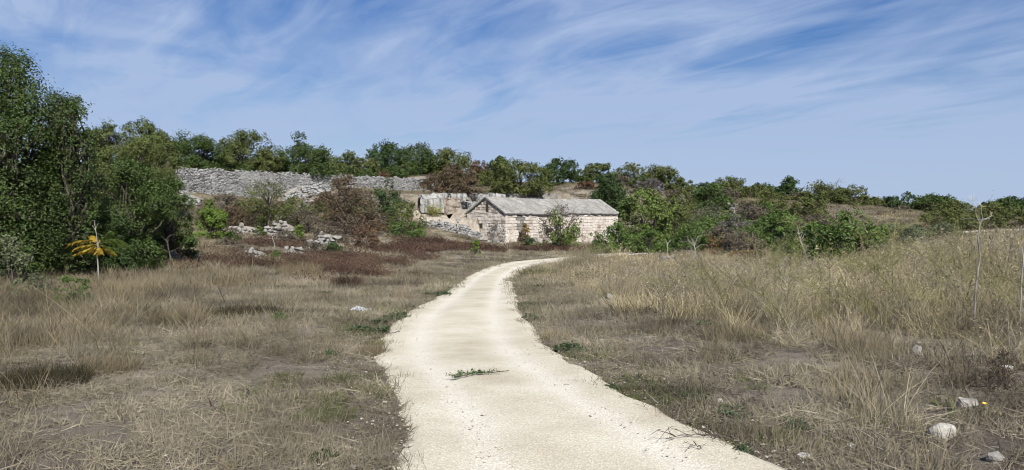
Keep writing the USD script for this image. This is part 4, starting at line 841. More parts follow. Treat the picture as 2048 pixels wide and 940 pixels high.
RINGS = [(2.2, 6.5, 1.0), (6.5, 12, 1.35), (12, 22, 2.1), (22, 40, 3.4), (40, 70, 5.6), (70, 112, 9.0)]     # metres from the camera, blade width factor
def wedge(rng, r0, r1, dens, half=.70):
    n = int(half * (r1 * r1 - r0 * r0) * dens)
    r = np.sqrt(rng.uniform(r0 * r0, r1 * r1, n)); a = rng.uniform(-half, half, n)
    return np.c_[r * np.sin(a), r * np.cos(a)]
def nz(p, s, k): return fbm(np.c_[p / s, np.zeros(len(p))], 3, k)
HOUSE_POLY = Polygon([HC[:2], HC[:2] + HA * HL, HC[:2] + HA * HL + HB * HWD, HC[:2] + HB * HWD]).buffer(.25)
ROCKY = Polygon([at(826, 0, 66)[:2], at(826, 0, 60)[:2], at(962, 0, 58.6)[:2], HC[:2], HC[:2] + HB * HWD, at(1000, 0, 77)[:2], at(890, 0, 72)[:2]])
EDGE = ([-50, 1.4, 2.0, 2.8, 4.2, 5.6, 8, 60], [70, 24, 16.5, 11.2, 9.2, 7.6, 6.0, 4])
def zones(p):
    """how much of each kind of cover grows at ground points p"""
    x, y = p[:, 0], p[:, 1]
    rd = road_dist(x, y); right = x > np.interp(y, (EL[:, 1] + ER[:, 1])[:380] / 2, (EL[:, 0] + ER[:, 0])[:380] / 2)
    n1, n2, n3 = nz(p, 2.3, 11), nz(p, .8, 12), nz(p, 6.0, 13)
    on = rd < -.06 + (n2 - .5) * .5
    block = shapely.contains_xy(HOUSE_POLY, x, y) | shapely.contains_xy(ROCKY, x, y)
    # right field: the straw's near border, as it stands on the ground
    edge = np.interp(x, *EDGE) + (n1 - .5) * 3.2 + (n2 - .5) * 1.6
    straw = right * (.16 * sstep((y - edge + 2.5) / 2.5) + .84 * sstep((y - edge) / 2.6)) * (rd > .5)
    straw = straw * lerp(1.0, lerp(.6, .8, sstep((x / y - .28) / .2)), sstep((y - 21) / 8)) * np.where(y > 58, .5, 1)
    far = sstep((y - 52) / 8)
    # left field: wiry grass back from the mown strip along the track
    eL = np.interp(y, [0, 4, 8, 12, 18, 26, 36, 46, 60], [9, 4.6, 3.6, 3.6, 4.6, 6.2, 7.5, 7.5, 6])
    wire = (~right) * sstep((rd - eL + (n1 - .5) * 3.0) / 1.6) * sstep((y - 5.2 + (n2 - .5) * 2) / 1.6)
    red = sstep((.9 - np.abs((y - np.interp(x, [-16, -9, -4, 0, 5, 10], [43, 44.5, 49.5, 54, 57.5, 60])) / np.interp(x, [-16, -9, -4, 2, 8], [2.6, 4.6, 3.4, 2.6, 2.6])) + (n1 - .5) * 2.6 + (n3 - .5) * 2.2) / .5) * (x < 11) * (x > -15)
    red = np.maximum(red, .5 * sstep((x + 15) / 2) * sstep((-3.5 - x) / 3) * sstep((y - 25) / 4) * sstep((47 - y) / 4) * sstep((n1 - .42) / .12) * (rd > 1.2))
    return dict(rd=rd, on=on, block=block, right=right, straw=straw, wire=wire * (1 - red), red=red, far=far, n1=n1, n2=n2, n3=n3)
def scatter(kind, seed, dens, protos_of, mats, accept, label, cat, smin=.75, smax=1.25, name=None, hfun=None, rings=RINGS, zoff=0.0, wide=True):
    rng = R(seed); P, S, I, pr, pm = [], [], [], [], []
    for k, (r0, r1, f) in enumerate(rings):
        if dens[k] <= 0: continue
        p = wedge(rng, r0, r1, dens[k]); z = zones(p)
        keep = rng.random(len(p)) < accept(z, p); keep &= ~z['block']
        p = p[keep]
        ps = protos_of(rng, f); b = len(pr); pr += ps; pm += [mats[j % len(mats)] for j in range(len(ps))]
        P.append(p); S.append(rng.uniform(smin, smax, len(p))); I.append(b + rng.integers(0, len(ps), len(p)))
    P, S, I = np.vstack(P), np.concatenate(S), np.concatenate(I)
    pts = np.c_[P, H(P[:, 0], P[:, 1]) + zoff]
    sz = S * rng.uniform(.8, 1.2, len(S))
    if hfun: sz = sz * hfun(P)
    sc = np.c_[S, S, sz]
    instancer(name or kind, label, pr, pts, pm, sc, rng.random(len(P)) * 2 * np.pi, I, cat=cat)
    return len(P)
def STRAW_H(p):
    a, y = p[:, 0] / p[:, 1], p[:, 1]
    h = np.interp(y, [0, 11, 17, 24, 40, 60], [1, 1, .70, .48, .45, .40]); edge = sstep((a - .40) / .16) * sstep((30 - y) / 8); h = lerp(h, np.minimum(1, h * 1.5), edge)
    bank = sstep((y - 27) / 6) * sstep((46 - y) / 3) * sstep((.30 - a) / .08) * sstep((a - .055) / .03) * sstep((4.5 - road_dist(p[:, 0], y)) / 2)
    return h * (1 + 2.6 * bank) * (.35 + 1.15 * nz(p, 1.3, 17)) * (.5 + .5 * sstep((y - np.interp(p[:, 0], *EDGE)) / 3.5))
THATCH_H = lambda p: .35 + 1.5 * nz(p, .55, 41) * (.5 + nz(p, 2.6, 42))
WIRE_H = lambda p: .82 * lerp(1.0, .7, sstep((p[:, 1] - 25) / 20)) * (.6 + .8 * nz(p, 1.9, 18))
def thatch_p(rng, f): return [blades(rng, 80, .15 * f ** .8, .05, .17 * f ** .25, .0046 * f ** .95, lean=.75, curl=.6, flat=.5) for _ in range(4)]
def wire_p(rng, f):
    out = []
    for _ in range(4):
        t = blades(rng, 60, .13 * f ** .75, .18, .62, .0036 * f ** .9, lean=.42, curl=.5, flat=.08, seg=3); out.append(t)
    return out
def straw_p(rng, f):
    out = []
    for j in range(4):
        t = blades(rng, 52, .15 * f ** .7, .35, 1.02, .0036 * f ** .85, lean=.36, curl=.45, flat=.06, seg=3)
        out.append(join(t, seedheads(rng, t[0], 7, .5, .035 * f ** .6)))
    return out
def red_p(rng, f):
    out = []
    for j in range(3):
        t = blades(rng, 70, .26 * f ** .55, .1, .38, .004 * f ** .8, lean=.6, curl=.3, seg=2)
        c = t[0].reshape(-1, 5, 3)[:, -1]; out.append(join(t, dots(rng, np.repeat(c, 2, 0) + rng.normal(0, .05, (2 * len(c), 3)), .03 * f ** .6)))
    return out
def green_p(rng, f): return [blades(rng, 60, .12 * f ** .7, .06, .2, .0055 * f ** .8, lean=.7, curl=.8, flat=.1, seg=2) for _ in range(3)]
def rosette_p(rng, f):
    out = []
    for _ in range(3):
        n = 70; a = rng.random(n) * 6.28; q = .14 * np.sqrt(rng.random(n)); c = np.c_[np.cos(a) * q, np.sin(a) * q, rng.uniform(.01, .07, n)]
        out.append(leaves(rng, c, rng.normal(0, .4, (n, 3)) + [0, 0, 1], .045 * f ** .5, .5))
    return out
T_ = {}
T_['thatch'] = scatter('dry_grass', 71, [70, 46, 22, 9, 3.2, 1.3], thatch_p, [G['thatch']], lambda z, p: (~z['on']) * np.clip(1.0 - .5 * z['straw'] - .35 * z['wire'] - .7 * z['red'], 0, 1) * np.clip(3.0 * z['n2'] - .65, .1, 1), 'short grey dry grass and thatch covering the mown ground beside the track', 'grass', name='dry_grass', hfun=THATCH_H)
T_['wire'] = scatter('wiry_grass', 72, [26, 20, 10, 4.6, 2.0, .9], wire_p, [G['brownwire'], G['brownwire'], G['thatch'], G['brownwire']], lambda z, p: (~z['on']) * np.clip(z['wire'] * (.25 + 1.3 * z['n1'] ** 1.2) + .05 + .06 * z['straw'] + .2 * z['far'], 0, 1) * (z['rd'] > .4), 'knee high brown wiry grass of the left field', 'grass', name='wiry_grass', hfun=WIRE_H)
T_['straw'] = scatter('tall_straw', 73, [20, 18, 9.5, 4.4, 2.2, 1.1], straw_p, [G['straw'], G['straw'], G['greystraw'], G['straw']], lambda z, p: (~z['on']) * np.clip(z['straw'] * np.clip(2.4 * z['n1'] - .3, .3, 1) + .55 * z['far'] * z['n3'] * (~z['red'].astype(bool)), 0, 1), 'tall pale straw standing in the right field and on the slopes', 'grass', name='tall_straw', hfun=STRAW_H)
T_['red'] = scatter('red_cover', 74, [0, 0, 0, 7, 5, 0], red_p, [G['red']], lambda z, p: (~z['on']) * z['red'] * np.clip(.3 + 1.3 * z['n2'], 0, 1), 'low dark red brown ground cover in front of the house', 'ground cover', name='red_ground_cover')
T_['green'] = scatter('green_grass', 75, [26, 16, 8, 3.0, 1.0, 0], green_p, [G['green']], lambda z, p: (~z['on']) * np.clip((np.exp(-(z['rd'] / np.where(z['right'], .45, 1.1)) ** 2) * .8 + .08) * (z['n1'] > np.where(z['right'], .46, .44)), 0, 1), 'thin green grass along the edges of the track', 'grass', name='verge_grass')
T_['rosette'] = scatter('weeds', 76, [10, 6, 3, 1.2, 0, 0], rosette_p, [M['weed']], lambda z, p: (~z['on']) * np.clip(np.exp(-(np.maximum(z['rd'], 0) / .6) ** 2) * (z['n2'] > .55) * (z['n1'] > .48) * .8 + .003, 0, 1), 'small green weeds scattered along the track edges', 'weeds', name='weeds')
print(T_)
def litter_p(rng, f): return [blades(rng, 26, .3, .06, .24, .0034 * f ** .8, lean=.5, curl=.9, flat=.8, seg=2) for _ in range(4)]
G['litter'] = grass_mat('straw_litter', (.3, .27, .22), (.5, .46, .38), (.66, .62, .52), (.8, .76, .66), amt=.1)
T_['litter'] = scatter('straw_litter', 77, [11, 7, 3.4, 1.2, 0, 0], litter_p, [G['litter']], lambda z, p: (~z['on']) * (z['rd'] > .1) * np.clip(1.6 * z['n2'] - .35, 0, 1), 'broken pale straw stalks lying on the thatch', 'straw', name='straw_litter', zoff=.03)
# loose gravel
def pebbles():
    rng = R(81); pr = [trimesh.convex.convex_hull(unit(rng.normal(size=(9, 3))) * [1, .8, .5]) for _ in range(5)]
    P = np.vstack([wedge(rng, 2.5, 6, 420), wedge(rng, 6, 10, 170), wedge(rng, 10, 17, 45)])
    rd = road_dist(P[:, 0], P[:, 1]); n = nz(P, .5, 31)
    keep = rng.random(len(P)) < np.where(rd < 0, .55 + .45 * np.exp(-(rd / .25) ** 2), np.exp(-(rd / .5) ** 2) * .9) * np.clip(n * 1.9 - .3, 0, 1); P = P[keep]
    s = rng.lognormal(math.log(.0085), .42, len(P)).clip(.004, .028)
    t = H0(P[:, 0], P[:, 1]) + .042
    rd = rd[keep]; t = np.where(rd > .05, H(P[:, 0], P[:, 1], rd) + .015, t - .012)
    mt = stone('gravel', [(.3, (.48, .42, .33)), (.55, (.6, .55, .45)), (.75, (.68, .64, .56))], scale=9)
    instancer('gravel', 'loose pale limestone gravel lying on the track', [(m.vertices, m.faces) for m in pr], np.c_[P, t + s * .2], [mt] * 5, np.repeat(s[:, None], 3, 1), rng.random(len(P)) * 6.28, rng.integers(0, 5, len(P)), cat='gravel')
    print('pebbles', len(P))
pebbles()
M['yellowplant'] = leaf_mat('crevice_leaf', (.2, .2, .03), (.42, .38, .05), (.6, .5, .07))
M['farhill'] = stone('far_woods', [(.3, (.03, .045, .03)), (.6, (.05, .07, .045)), (.75, (.08, .09, .06))], scale=.03)
G['olivewire'] = grass_mat('olive_wiry_grass', (.05, .045, .022), (.095, .085, .042), (.15, .13, .065), (.26, .22, .13))
M['greystem'] = bark('grey_stem', (.12, .115, .12), (.3, .285, .27))

# ------------------------------------------------------------------ single plants, branches and litter
def stalk(name, label, cat, pts, Y, r0, r1, mat, twigs=0, seed=0, group=None, up=.25, tw=.4, pn='stem'):
    """a stem through photo pixels at depth Y, standing on the ground"""
    rng = R(seed); p = np.array([at(u, v, Y) for u, v in pts]); b = p[0].copy(); b[2] = float(H(b[0], b[1])) - .05
    dy = np.cumsum(rng.normal(0, .03, len(p))); p[:, 1] += dy; p = np.vstack([b, p]); c = b.copy()
    t = thing(name, label, cat, c, 0, group); p = p - c
    from scipy.interpolate import PchipInterpolator
    s = np.linspace(0, 1, len(p)); q = PchipInterpolator(s, p)(np.linspace(0, 1, 4 * len(p)))
    part(pn, tubes([q], [np.linspace(r0, r1, len(q))], 6), M[mat], t, smooth=True)
    if twigs:
        ps, rs = [], []
        for k in range(twigs):
            j = rng.integers(int(len(q) * .45), len(q)); L = tw * rng.uniform(.4, 1.1)
            e = q[j] + unit(rng.normal(size=3) * [1, 1, .4] + [0, 0, up * 3]) * L
            ps.append(bent(rng, q[j], e, 4, .15)); rs.append(np.linspace(max(r1 * .7, r0 * .25), r1 * .3, 4))
        part('branches', tubes(ps, rs, 4), M[mat], t)
    return t, q, rng

# sapling with pinnate leaves turning yellow
b = hit(198, 563); Y = b[1]
t = thing('yellow_sapling', 'young sapling with long pinnate leaves turning yellow before the left oaks', 'sapling', b)
rng = R(400)
W = lambda u, v: at(u, v, Y) - b
part('trunk', tubes([np.array([[0, 0, -.1], W(196, 530), W(194, 505), W(199, 480)])], [[.024, .02, .017, .012]], 6), M['greystem'], t, smooth=True)
part('branches', tubes([np.array([W(196, 505), W(193, 470), W(188, 440)]), np.array([W(191, 458), W(197, 446)]), np.array([W(192, 462), W(184, 450)])], [[.012, .009, .005], [.006, .004], [.006, .004]], 5), M['palebark'], t)
FR = [((196, 488), (165, 470), (142, 494), 0), ((196, 490), (172, 486), (150, 500), 0), ((197, 490), (178, 498), (158, 508), 0), ((197, 486), (180, 474), (162, 472), 0), ((198, 492), (180, 500), (172, 506), 0), ((199, 492), (205, 500), (200, 508), 0), ((200, 488), (224, 478), (240, 492), 1), ((200, 485), (232, 470), (261, 488), 1),
      ((200, 490), (222, 490), (236, 508), 1), ((200, 486), (216, 468), (228, 462), 1), ((201, 492), (228, 496), (258, 506), 1), ((200, 491), (212, 500), (218, 510), 0), ((201, 487), (236, 480), (262, 498), 1)]
for a, m, e, k in FR:
    pa, pm, pe = W(*a), W(*m), W(*e); off = rng.normal(0, .22); pe[1] += off; pm[1] += off * .5
    s = np.linspace(0, 1, 16)[:, None]; q = (1 - s) ** 2 * pa + 2 * s * (1 - s) * pm + s * s * pe
    tg = unit(np.gradient(q, axis=0)); sd = unit(np.cross(tg, [0, .35, 1.0])); V, F, n = [], [], 0
    v0, f0 = tubes([q], [np.linspace(.006, .003, 16)], 4); V.append(v0); F.append(f0); n = len(v0)
    for i in range(3, 16):
        for g in (-1, 1):
            L = .2 * (1 - abs(i - 8) / 16) * rng.uniform(.85, 1.15); d = unit(sd[i] * g + tg[i] * .45 + np.array([0, -.1, -.55]) + rng.normal(0, .12, 3)); wd = unit(np.cross(d, [.1, 1, .25])) * L * .14
            P = q[i]; V.append(np.array([P, P + d * L * .45 + wd, P + d * L, P + d * L * .45 - wd])); F.append(np.array([[0, 1, 2], [0, 2, 3]]) + n); n += 4
    part('frond', (np.vstack(V), np.vstack(F)), M['yellowgreen' if k else 'yellow'], t)

# tall dead umbel stalk and other bare stems
t, q, rng = stalk('dead_stalk', 'tall crooked grey dead stalk standing above the fennel at far right', 'stalk', [(1949, 600), (1954, 545), (1961, 515), (1953, 478), (1958, 452), (1956, 436)], 9.5, .011, .0065, 'greystem', 0, 410)
ps = []
for e in ((1942, 398), (1962, 412), (1986, 432), (1972, 436), (1934, 440), (1948, 424)):
    ps.append(bent(rng, q[-1] - [0, 0, rng.uniform(0, .1)], at(*e, 9.5) - (at(1956, 436, 9.5) - q[-1]) , 4, .12))
ps = [p + [0, rng.normal(0, .05), 0] * np.linspace(0, 1, 4)[:, None] for p in ps]
part('branches', tubes(ps, [np.linspace(.0042, .002, 4)] * len(ps), 5), M['palebark'], t)
um = []
for p in ps[:3]:
    for k in range(7): um.append(np.array([p[-1], p[-1] + unit(rng.normal(size=3) + [0, 0, 1.2]) * .06]))
part('umbel', tubes(um, [[.002, .0015]] * len(um), 3), M['strawstem'], t)
stalk('bare_stick', 'pale bare stick standing at the right frame edge', 'stick', [(2041, 560), (2043, 525), (2046, 497)], 9.0, .009, .006, 'greystem', 0, 411)
stalk('bare_sapling', 'bare pale sapling with forked top across the track before the green bushes', 'sapling', [(1394, 530), (1391, 508), (1387, 482)], 33, .035, .012, 'palebark', 26, 412, tw=.8)
stalk('bare_sapling', 'pale leaning bare stem in front of the yellow green bush', 'sapling', [(1620, 540), (1612, 512), (1600, 480), (1596, 468)], 21, .017, .009, 'palebark', 10, 413, tw=.5)
stalk('bare_sapling', 'thin bare stem in front of the dark hollow among green bushes', 'sapling', [(1334, 520), (1334, 500), (1336, 484)], 38, .022, .01, 'palebark', 9, 414, tw=.6)
stalk('bare_sapling', 'thin dark bare sapling under the low dark oak at left', 'sapling', [(341, 520), (336, 500), (333, 478)], 25, .03, .014, 'bark', 10, 415, tw=.4)
stalk('bare_sapling', 'small pale dead stem below the tall rubble heap', 'sapling', [(549, 490), (546, 478), (543, 468)], 40, .02, .009, 'palebark', 5, 416, tw=.4)
stalk('bare_sapling', 'dark thin stem leaning left of the low white rubble heap', 'sapling', [(494, 495), (490, 480), (484, 470)], 37, .03, .012, 'bark', 5, 417, tw=.4)
stalk('dead_weed', 'dark dead twiggy weed in the left field above the olive mound', 'weed', [(452, 610), (446, 590), (440, 574)], 14.5, .010, .005, 'darktwig', 16, 418, tw=.28)
stalk('dead_weed', 'dark dead twiggy weed right of the first one in the left field', 'weed', [(398, 612), (393, 592), (386, 572)], 14, .010, .005, 'darktwig', 12, 419, tw=.28)
stalk('dead_weed', 'brown dead herb with knobbly heads in the left foreground', 'weed', [(436, 830), (430, 812), (428, 796)], 6.3, .006, .004, 'darktwig', 18, 420, tw=.10)
stalk('dead_weed', 'taller brown dead herb nearer the track in the left foreground', 'weed', [(488, 806), (490, 794), (492, 784)], 6.7, .006, .004, 'darktwig', 14, 421, tw=.10)
stalk('dead_weed', 'small brown dead herb at the bottom left', 'weed', [(318, 880), (312, 866), (310, 852)], 5.6, .006, .003, 'darktwig', 14, 422, tw=.09)
stalk('dry_grass_stalk', 'long straight pale dry stem leaning at the left frame edge', 'stem', [(200, 690), (150, 640), (62, 570)], 9.8, .0014, .0009, 'strawstem', 0, 423)
stalk('dry_grass_stalk', 'pale dry stem crossing the wiry mound at left', 'stem', [(210, 770), (160, 730), (100, 660)], 8.4, .0013, .0009, 'strawstem', 0, 424)
stalk('dry_grass_stalk', 'upright pale dry stem in front of the wiry mound at left', 'stem', [(96, 640), (92, 610), (86, 570)], 10.5, .0015, .001, 'strawstem', 4, 425, tw=.15)

# leafy twig fallen on the track
def on_ground(u, v, lift=.05): p = hit(u, v); p[2] = float(H0(p[0], p[1])) + lift; return p
b = on_ground(908, 765); rng = R(430)
t = thing('fallen_twig', 'dark green leafy twig fallen in the middle of the track', 'twig', b)
q = np.array([on_ground(*x) for x in ((1018, 753), (985, 757), (955, 758), (930, 763), (908, 767))]) - b; q[:, 2] += .015
from scipy.interpolate import PchipInterpolator
q = PchipInterpolator(np.linspace(0, 1, 5), q)(np.linspace(0, 1, 20))
side_ = [np.array([q[i], q[i] + [rng.normal(-.04, .05), rng.normal(0, .07), .02]]) for i in range(5, 20)]
part('stem', tubes([q] + side_, [np.linspace(.004, .003, 20)] + [[.002, .001]] * 15, 4), M['darktwig'], t)
c = np.vstack([np.linspace(a, e, 16) for a, e in side_] + [q[6:]] * 4); c = c + rng.normal(0, .012, c.shape) * [1, 1.6, .8]; c[:, 2] = np.abs(c[:, 2]) + .004
part('leaves', leaves(rng, c, rng.normal(size=c.shape) + [0, 0, .7], .024, .5), M['oak_dark'], t)
def branch(name, label, pts, r, n, seed, L):
    rng = R(seed); P = np.array([on_ground(*x, .05) for x in pts]); b = P[0].copy(); P = P - b
    q = PchipInterpolator(np.linspace(0, 1, len(P)), P)(np.linspace(0, 1, 14)); q[:, 2] += .015 * np.abs(np.sin(np.arange(14)))
    ps, rs = [q], [np.linspace(r, r * .45, 14)]
    for k in range(n):
        j = rng.integers(2, 13); a = rng.normal(0, .9); d = unit(q[min(j + 1, 13)] - q[j - 1]); d = np.array([d[0] * math.cos(a) - d[1] * math.sin(a), d[0] * math.sin(a) + d[1] * math.cos(a), rng.uniform(0, .25)])
        e = q[j] + d * L * rng.uniform(.4, 1); ps.append(bent(rng, q[j], e, 4, .2)); rs.append(np.linspace(r * .6, r * .25, 4))
        for m in range(2): ps.append(bent(rng, ps[-1 - m][2], ps[-1 - m][2] + [*rng.normal(0, L * .2, 2), .01], 3, .2)); rs.append([r * .35, r * .3, r * .2])
    t = thing(name, label, 'branch', b); part('twigs', tubes(ps, rs, 5), M['darktwig'], t)
branch('fallen_branch', 'bare forked dead branch lying at the right edge of the track', [(1462, 893), (1420, 888), (1385, 886), (1340, 891)], .0055, 7, 440, .2)
branch('fallen_branch', 'small crooked dead twig below the bare forked branch', [(1402, 912), (1388, 908), (1375, 915)], .004, 4, 441, .07)
branch('fallen_branch', 'thin dead twig at the left edge of the track where it narrows', [(800, 669), (780, 674), (760, 676)], .006, 3, 442, .15)
branch('fallen_branch', 'grey dead sticks in the thatch right of the small round stone', [(1470, 828), (1510, 806), (1530, 796)], .007, 4, 443, .25)
branch('fallen_branch', 'long pale dead stem lying between boulder and cracked rock', [(1822, 842), (1870, 836), (1942, 828)], .007, 1, 444, .1)

# crumpled pale scrap
b = hit(722, 622); b[2] = float(H(b[0], b[1])); s_ = PXM(b[1]); rng = R(450)
g = np.stack(np.meshgrid(np.linspace(-1, 1, 22), np.linspace(-1, 1, 16), indexing='ij'), -1).reshape(-1, 2)
zz = np.maximum(0, 1 - np.abs(g[:, 0] + .35) * 1.3) * np.maximum(0, 1 - np.abs(g[:, 1]) * .9) * 9 * s_ + 6 * s_ * (fbm(np.c_[g * 3.5, 0 * g[:, 0]], 3, 8) - .35) + .03
x = part('plastic_scrap', (np.c_[g[:, 0] * 17 * s_ * (1 + .3 * np.sin(g[:, 1] * 5)), g[:, 1] * 13 * s_ * (1 + .25 * np.cos(g[:, 0] * 4)) + .2 * zz, zz], grid_faces(22, 16)), M['bag'], '/World', smooth=25)
UsdGeom.Xformable(x).AddTranslateOp().Set(Gf.Vec3d(*b.tolist())); tag(x, 'crumpled pale grey plastic scrap in dry grass left of the track', 'litter')

# yellow flower
b = hit(1966, 826); b[2] = float(H(b[0], b[1])); h = at(1966, 808, b[1])[2] - b[2]; rng = R(460)
t = thing('yellow_flower', 'single small bright yellow flower beside the cracked rock', 'flower', b)
part('stem', tubes([np.array([[0, 0, -.02], [.01, 0, h * .5], [0, -.01, h]])], [[.003] * 3], 5), M['weed'], t)
for k in range(9):
    a = k * 2 * np.pi / 9; d = np.array([math.cos(a), math.sin(a) * .7 - .3, .55 + .3 * math.sin(a)]); w = np.array([-math.sin(a), math.cos(a), 0]) * .009; o = np.array([0, -.01, h])
    part('petal', (np.array([o, o + d * .012 + w * .7, o + d * .025, o + d * .012 - w * .7]), np.array([[0, 1, 2], [0, 2, 3]])), M['petal'], t)

# tussocks and green weeds one can point to
def tussock(name, label, u, vb, w, h, mat, seed, n=260, bw=.004, lean=.45, flat=.05, curl=.5, cat='tussock'):
    rng = R(seed); b = hit(u, vb); Y = b[1]; b[1] += w * PXM(Y) * .3; b[2] = float(H(b[0], b[1])); s = PXM(Y)
    m = blades(rng, int(n * 1.8), w * s * .5, h * s * .3, h * s * 1.0, max(bw * .8, .42 * 2 * s), lean, curl, flat, 3)
    x = part(name, m, mat, '/World'); UsdGeom.Xformable(x).AddTranslateOp().Set(Gf.Vec3d(*b.tolist())); return tag(x, label, cat)
TK = [('dry tuft around the foot of the yellow sapling', 196, 590, 90, 52, G['brownwire'], 420), ('low dark olive tussock in the middle of the left field', 460, 634, 170, 34, G['olivewire'], 800), ('wide wiry brown mound at the left frame edge', 50, 772, 180, 66, G['olivewire'], 1300), ('brown wiry tuft right of the wiry mound', 190, 745, 130, 55, G['brownwire'], 700), ('tall brown tuft in the left field behind the olive tussock', 340, 650, 120, 70, G['brownwire'], 600),
      ('greenish tussock at the inside of the track bend', 1076, 556, 70, 28, G['green'], 420), ('golden tuft at the right edge of the track', 1114, 682, 70, 30, G['straw'], 380), ('green tuft in front of the bushes where the track disappears', 1176, 530, 46, 16, G['green'], 300), ('brown red tuft beside the dark red ground cover left of the track', 690, 572, 60, 40, G['red'], 420), ('straw coloured clump below the leaning white rubble', 590, 552, 90, 44, G['brownwire'], 520),
      ('yellowish tuft at the left edge of the track', 742, 712, 60, 40, G['brownwire'], 420), ('dry yellow tuft at the bottom left of the track', 640, 850, 130, 40, G['green'], 500), ('pale straw clump right of the bend', 1290, 628, 120, 70, G['straw'], 300), ('pale straw clump at the near border of the straw', 1480, 690, 140, 60, G['brownwire'], 300), ('leaning straw clump left of the pale angular stone', 1760, 720, 140, 80, G['brownwire'], 300)]
for i, (lb, u, vb, w, h, mt, n) in enumerate(TK): tussock('tussock', lb, u, vb, w, h, mt, 470 + i, n)
def weed(label, u, vb, w, h, seed, mat='weed', lf=.045, n=260):
    rng = R(seed); b = hit(u, vb); Y = b[1]; s = PXM(Y); b[1] += .1; b[2] = float(H(b[0], b[1]))
    a = rng.random(n) * 6.28; q = np.sqrt(rng.random(n)); c = np.c_[np.cos(a) * q * w * s * .5, np.sin(a) * q * w * s * .5, rng.uniform(.01, 1, n) * h * s * (1.1 - q * .7)]
    t = thing('green_weed', label, 'weed', b)
    part('leaves', leaves(rng, c, rng.normal(0, .5, (n, 3)) + [0, -.2, 1], lf), M[mat], t)
    k = rng.integers(0, n, 24); part('stems', tubes([np.array([[c[i, 0] * .4, c[i, 1] * .4, 0], c[i]]) for i in k], [[.003, .002]] * 24, 3), M[mat], t)
WD = [('leafy dark green weed at the right edge of the track below the golden tuft', 1142, 706, 66, 22, 'weed', .055), ('small green weed left of the track below the scrap', 657, 716, 36, 12, 'weed', .05), ('green weed at the right track edge near the two stones', 1226, 784, 44, 12, 'weed', .035), ('grassy green weed at the right track edge beside the fallen branch', 1492, 918, 46, 22, 'weed', .022), ('green weed touching the bottom edge left of the track', 640, 930, 60, 22, 'weed', .03),
      ('green herb in the mown grass beside the left field tussock', 553, 645, 40, 22, 'bramble', .05), ('green weed at the outer edge of the left bend', 790, 640, 60, 16, 'weed', .05), ('green weed strip at the left track edge below the bend', 884, 592, 40, 10, 'weed', .06), ('low green weed at the right track edge below the bend', 1052, 612, 36, 8, 'weed', .05), ('second low green weed at the right track edge nearer the camera', 1062, 640, 40, 9, 'weed', .05), ('leafy weed in the wiry grass left of the tall brown tuft', 150, 612, 70, 44, 'bramble', .06)]
for i, (lb, u, v, w, h, mt, lf) in enumerate(WD): weed(lb, u, v, w, h, 520 + i, mt, lf)

# wild fennel: one plant of each form, then copies
def fennel_parts(path, seed, h, arch):
    rng = R(seed); e = np.array([arch * h * .9, rng.normal(0, .1), h * (1 - .45 * arch)])
    s = np.linspace(0, 1, 12)[:, None]; q = (1 - s) ** 2 * np.array([0, 0, -.05]) + 2 * s * (1 - s) * np.array([arch * h * .25, 0, h * .75]) + s * s * e
    ps, rs, C = [q], [np.linspace(.0042, .002, 12)], []
    for k in range(17):
        j = rng.integers(2, 12); L = h * rng.uniform(.12, .34); d = unit(rng.normal(size=3) * [1, 1, .3] + [arch * .5, 0, .75]); b_ = bent(rng, q[j], q[j] + d * L, 4, .15); ps.append(b_); rs.append(np.linspace(.003, .0012, 4))
        for m in range(3):
            f = b_[rng.integers(1, 4)]; g = f + unit(rng.normal(size=3) + [0, 0, .6]) * L * .35; ps.append(np.array([f, g])); rs.append([.0016, .001]); C.append(np.linspace(f, g, 5)[1:] + rng.normal(0, .014, (4, 3)))
        C.append(b_[2:] + rng.normal(0, .01, (2, 3)))
    part('stems', tubes(ps, rs, 3), M['fennel'], path)
    C = np.vstack(C); part('leaves', leaves(rng, np.repeat(C, 2, 0) + rng.normal(0, .016, (2 * len(C), 3)), rng.normal(size=(2 * len(C), 3)), .02, .3), M['fennel'], path)
kinds = [(1.15, 0.0), (.9, .25), (1.3, .1), (1.5, .8), (1.25, 1.05)]
for k, (h, ar) in enumerate(kinds):
    stage.CreateClassPrim(f'/World/fennel_form_{k:03d}'); fennel_parts(f'/World/fennel_form_{k:03d}', 600 + k, h, ar)
rng = R(610)
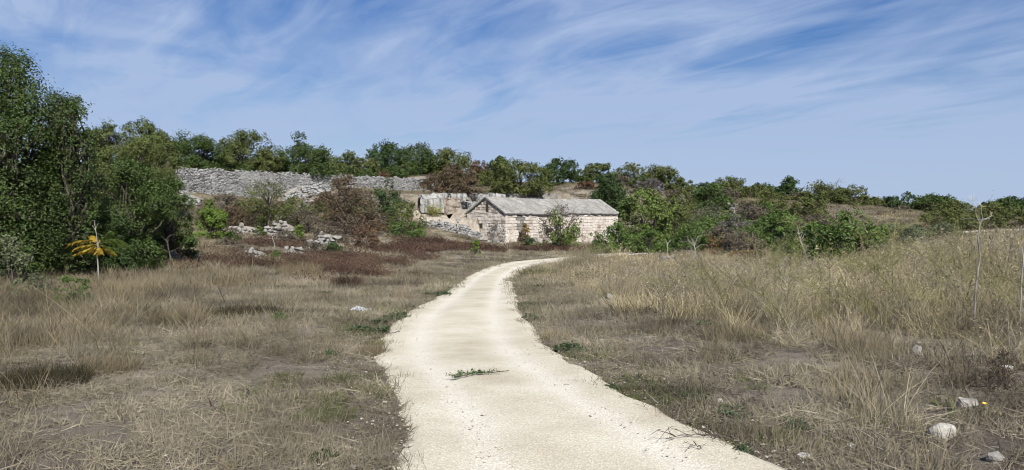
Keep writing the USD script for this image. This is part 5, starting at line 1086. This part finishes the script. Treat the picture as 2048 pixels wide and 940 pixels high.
def place(n, pick, ok, label, group):
    done = 0
    while done < n:
        r = math.sqrt(rng.uniform(5.0 ** 2, 17 ** 2)); a = rng.uniform(.1, .66); x, y = r * math.sin(a), r * math.cos(a)
        if not ok(x, y): continue
        t = thing('wild_fennel', label, 'fennel', (x, y, float(H(x, y))), rng.uniform(0, 6.28) if pick[0] < 3 else rng.uniform(2.2, 4.2), group)
        t.GetReferences().AddInternalReference(f'/World/fennel_form_{pick[done % len(pick)]:03d}')
        s = rng.uniform(.65, 1.1); UsdGeom.Xformable(t).AddScaleOp().Set(Gf.Vec3f(s, s, s)); t.SetInstanceable(True); done += 1
eg = lambda x: float(np.interp(x, *EDGE))
place(32, [0, 1, 2], lambda x, y: y > eg(x) + .4 and rng.random() < sstep((x / y - .12) / .25), 'yellow green wild fennel plant standing in the straw of the right field', 'wild fennel standing in the right field')
place(16, [3, 4], lambda x, y: eg(x) - 2.2 < y < eg(x) + 3 and x / y > .22, 'arching yellow green fennel stem leaning over the thatch at right', 'arching fennel stems at right')


# yellow plant rooted in the crack under the streaked block
rng = R(820); b = at(868, 428, 64.2); n = 420
c = rng.normal(size=(n, 3)) * [.30, .12, .24] + [0, -.15, .35]; c[:, 0] += rng.choice([-.28, 0, .3], n)
t = thing('crevice_plant', 'yellow flowering plant hanging at the foot of the streaked quarry block', 'plant', b)
part('leaves', leaves(rng, c, rng.normal(size=c.shape) + [0, -.6, .5], .12, .6), M['yellowplant'], t)
part('stems', tubes([np.array([[x, .3, 0], [x * 1.3, -.1, .3], [x * 1.6, -.2, .6]]) for x in (-.35, -.1, .1, .35)], [[.02, .014, .008]] * 4, 4), M['twig'], t)
# the far hill on the horizon
x = np.linspace(-200, 2600, 70); y = np.array([2500, 2700, 2950, 3300.]); X, Y_ = np.meshgrid(x, y, indexing='ij')
Z = np.array([-14, 9.5, 12.5, -14])[None] + 5 * (fbm(np.stack([X / 260, Y_ / 260, 0 * X], -1), 3, 77) - .5) * np.array([0, 1, 1, 0]); Z = np.where((X < -150) | (X > 2550), -14, Z)
part('hills', (np.c_[X.ravel(), Y_.ravel(), Z.ravel()], grid_faces(70, 4)), M['farhill'], '/World', smooth=True, kind='structure')
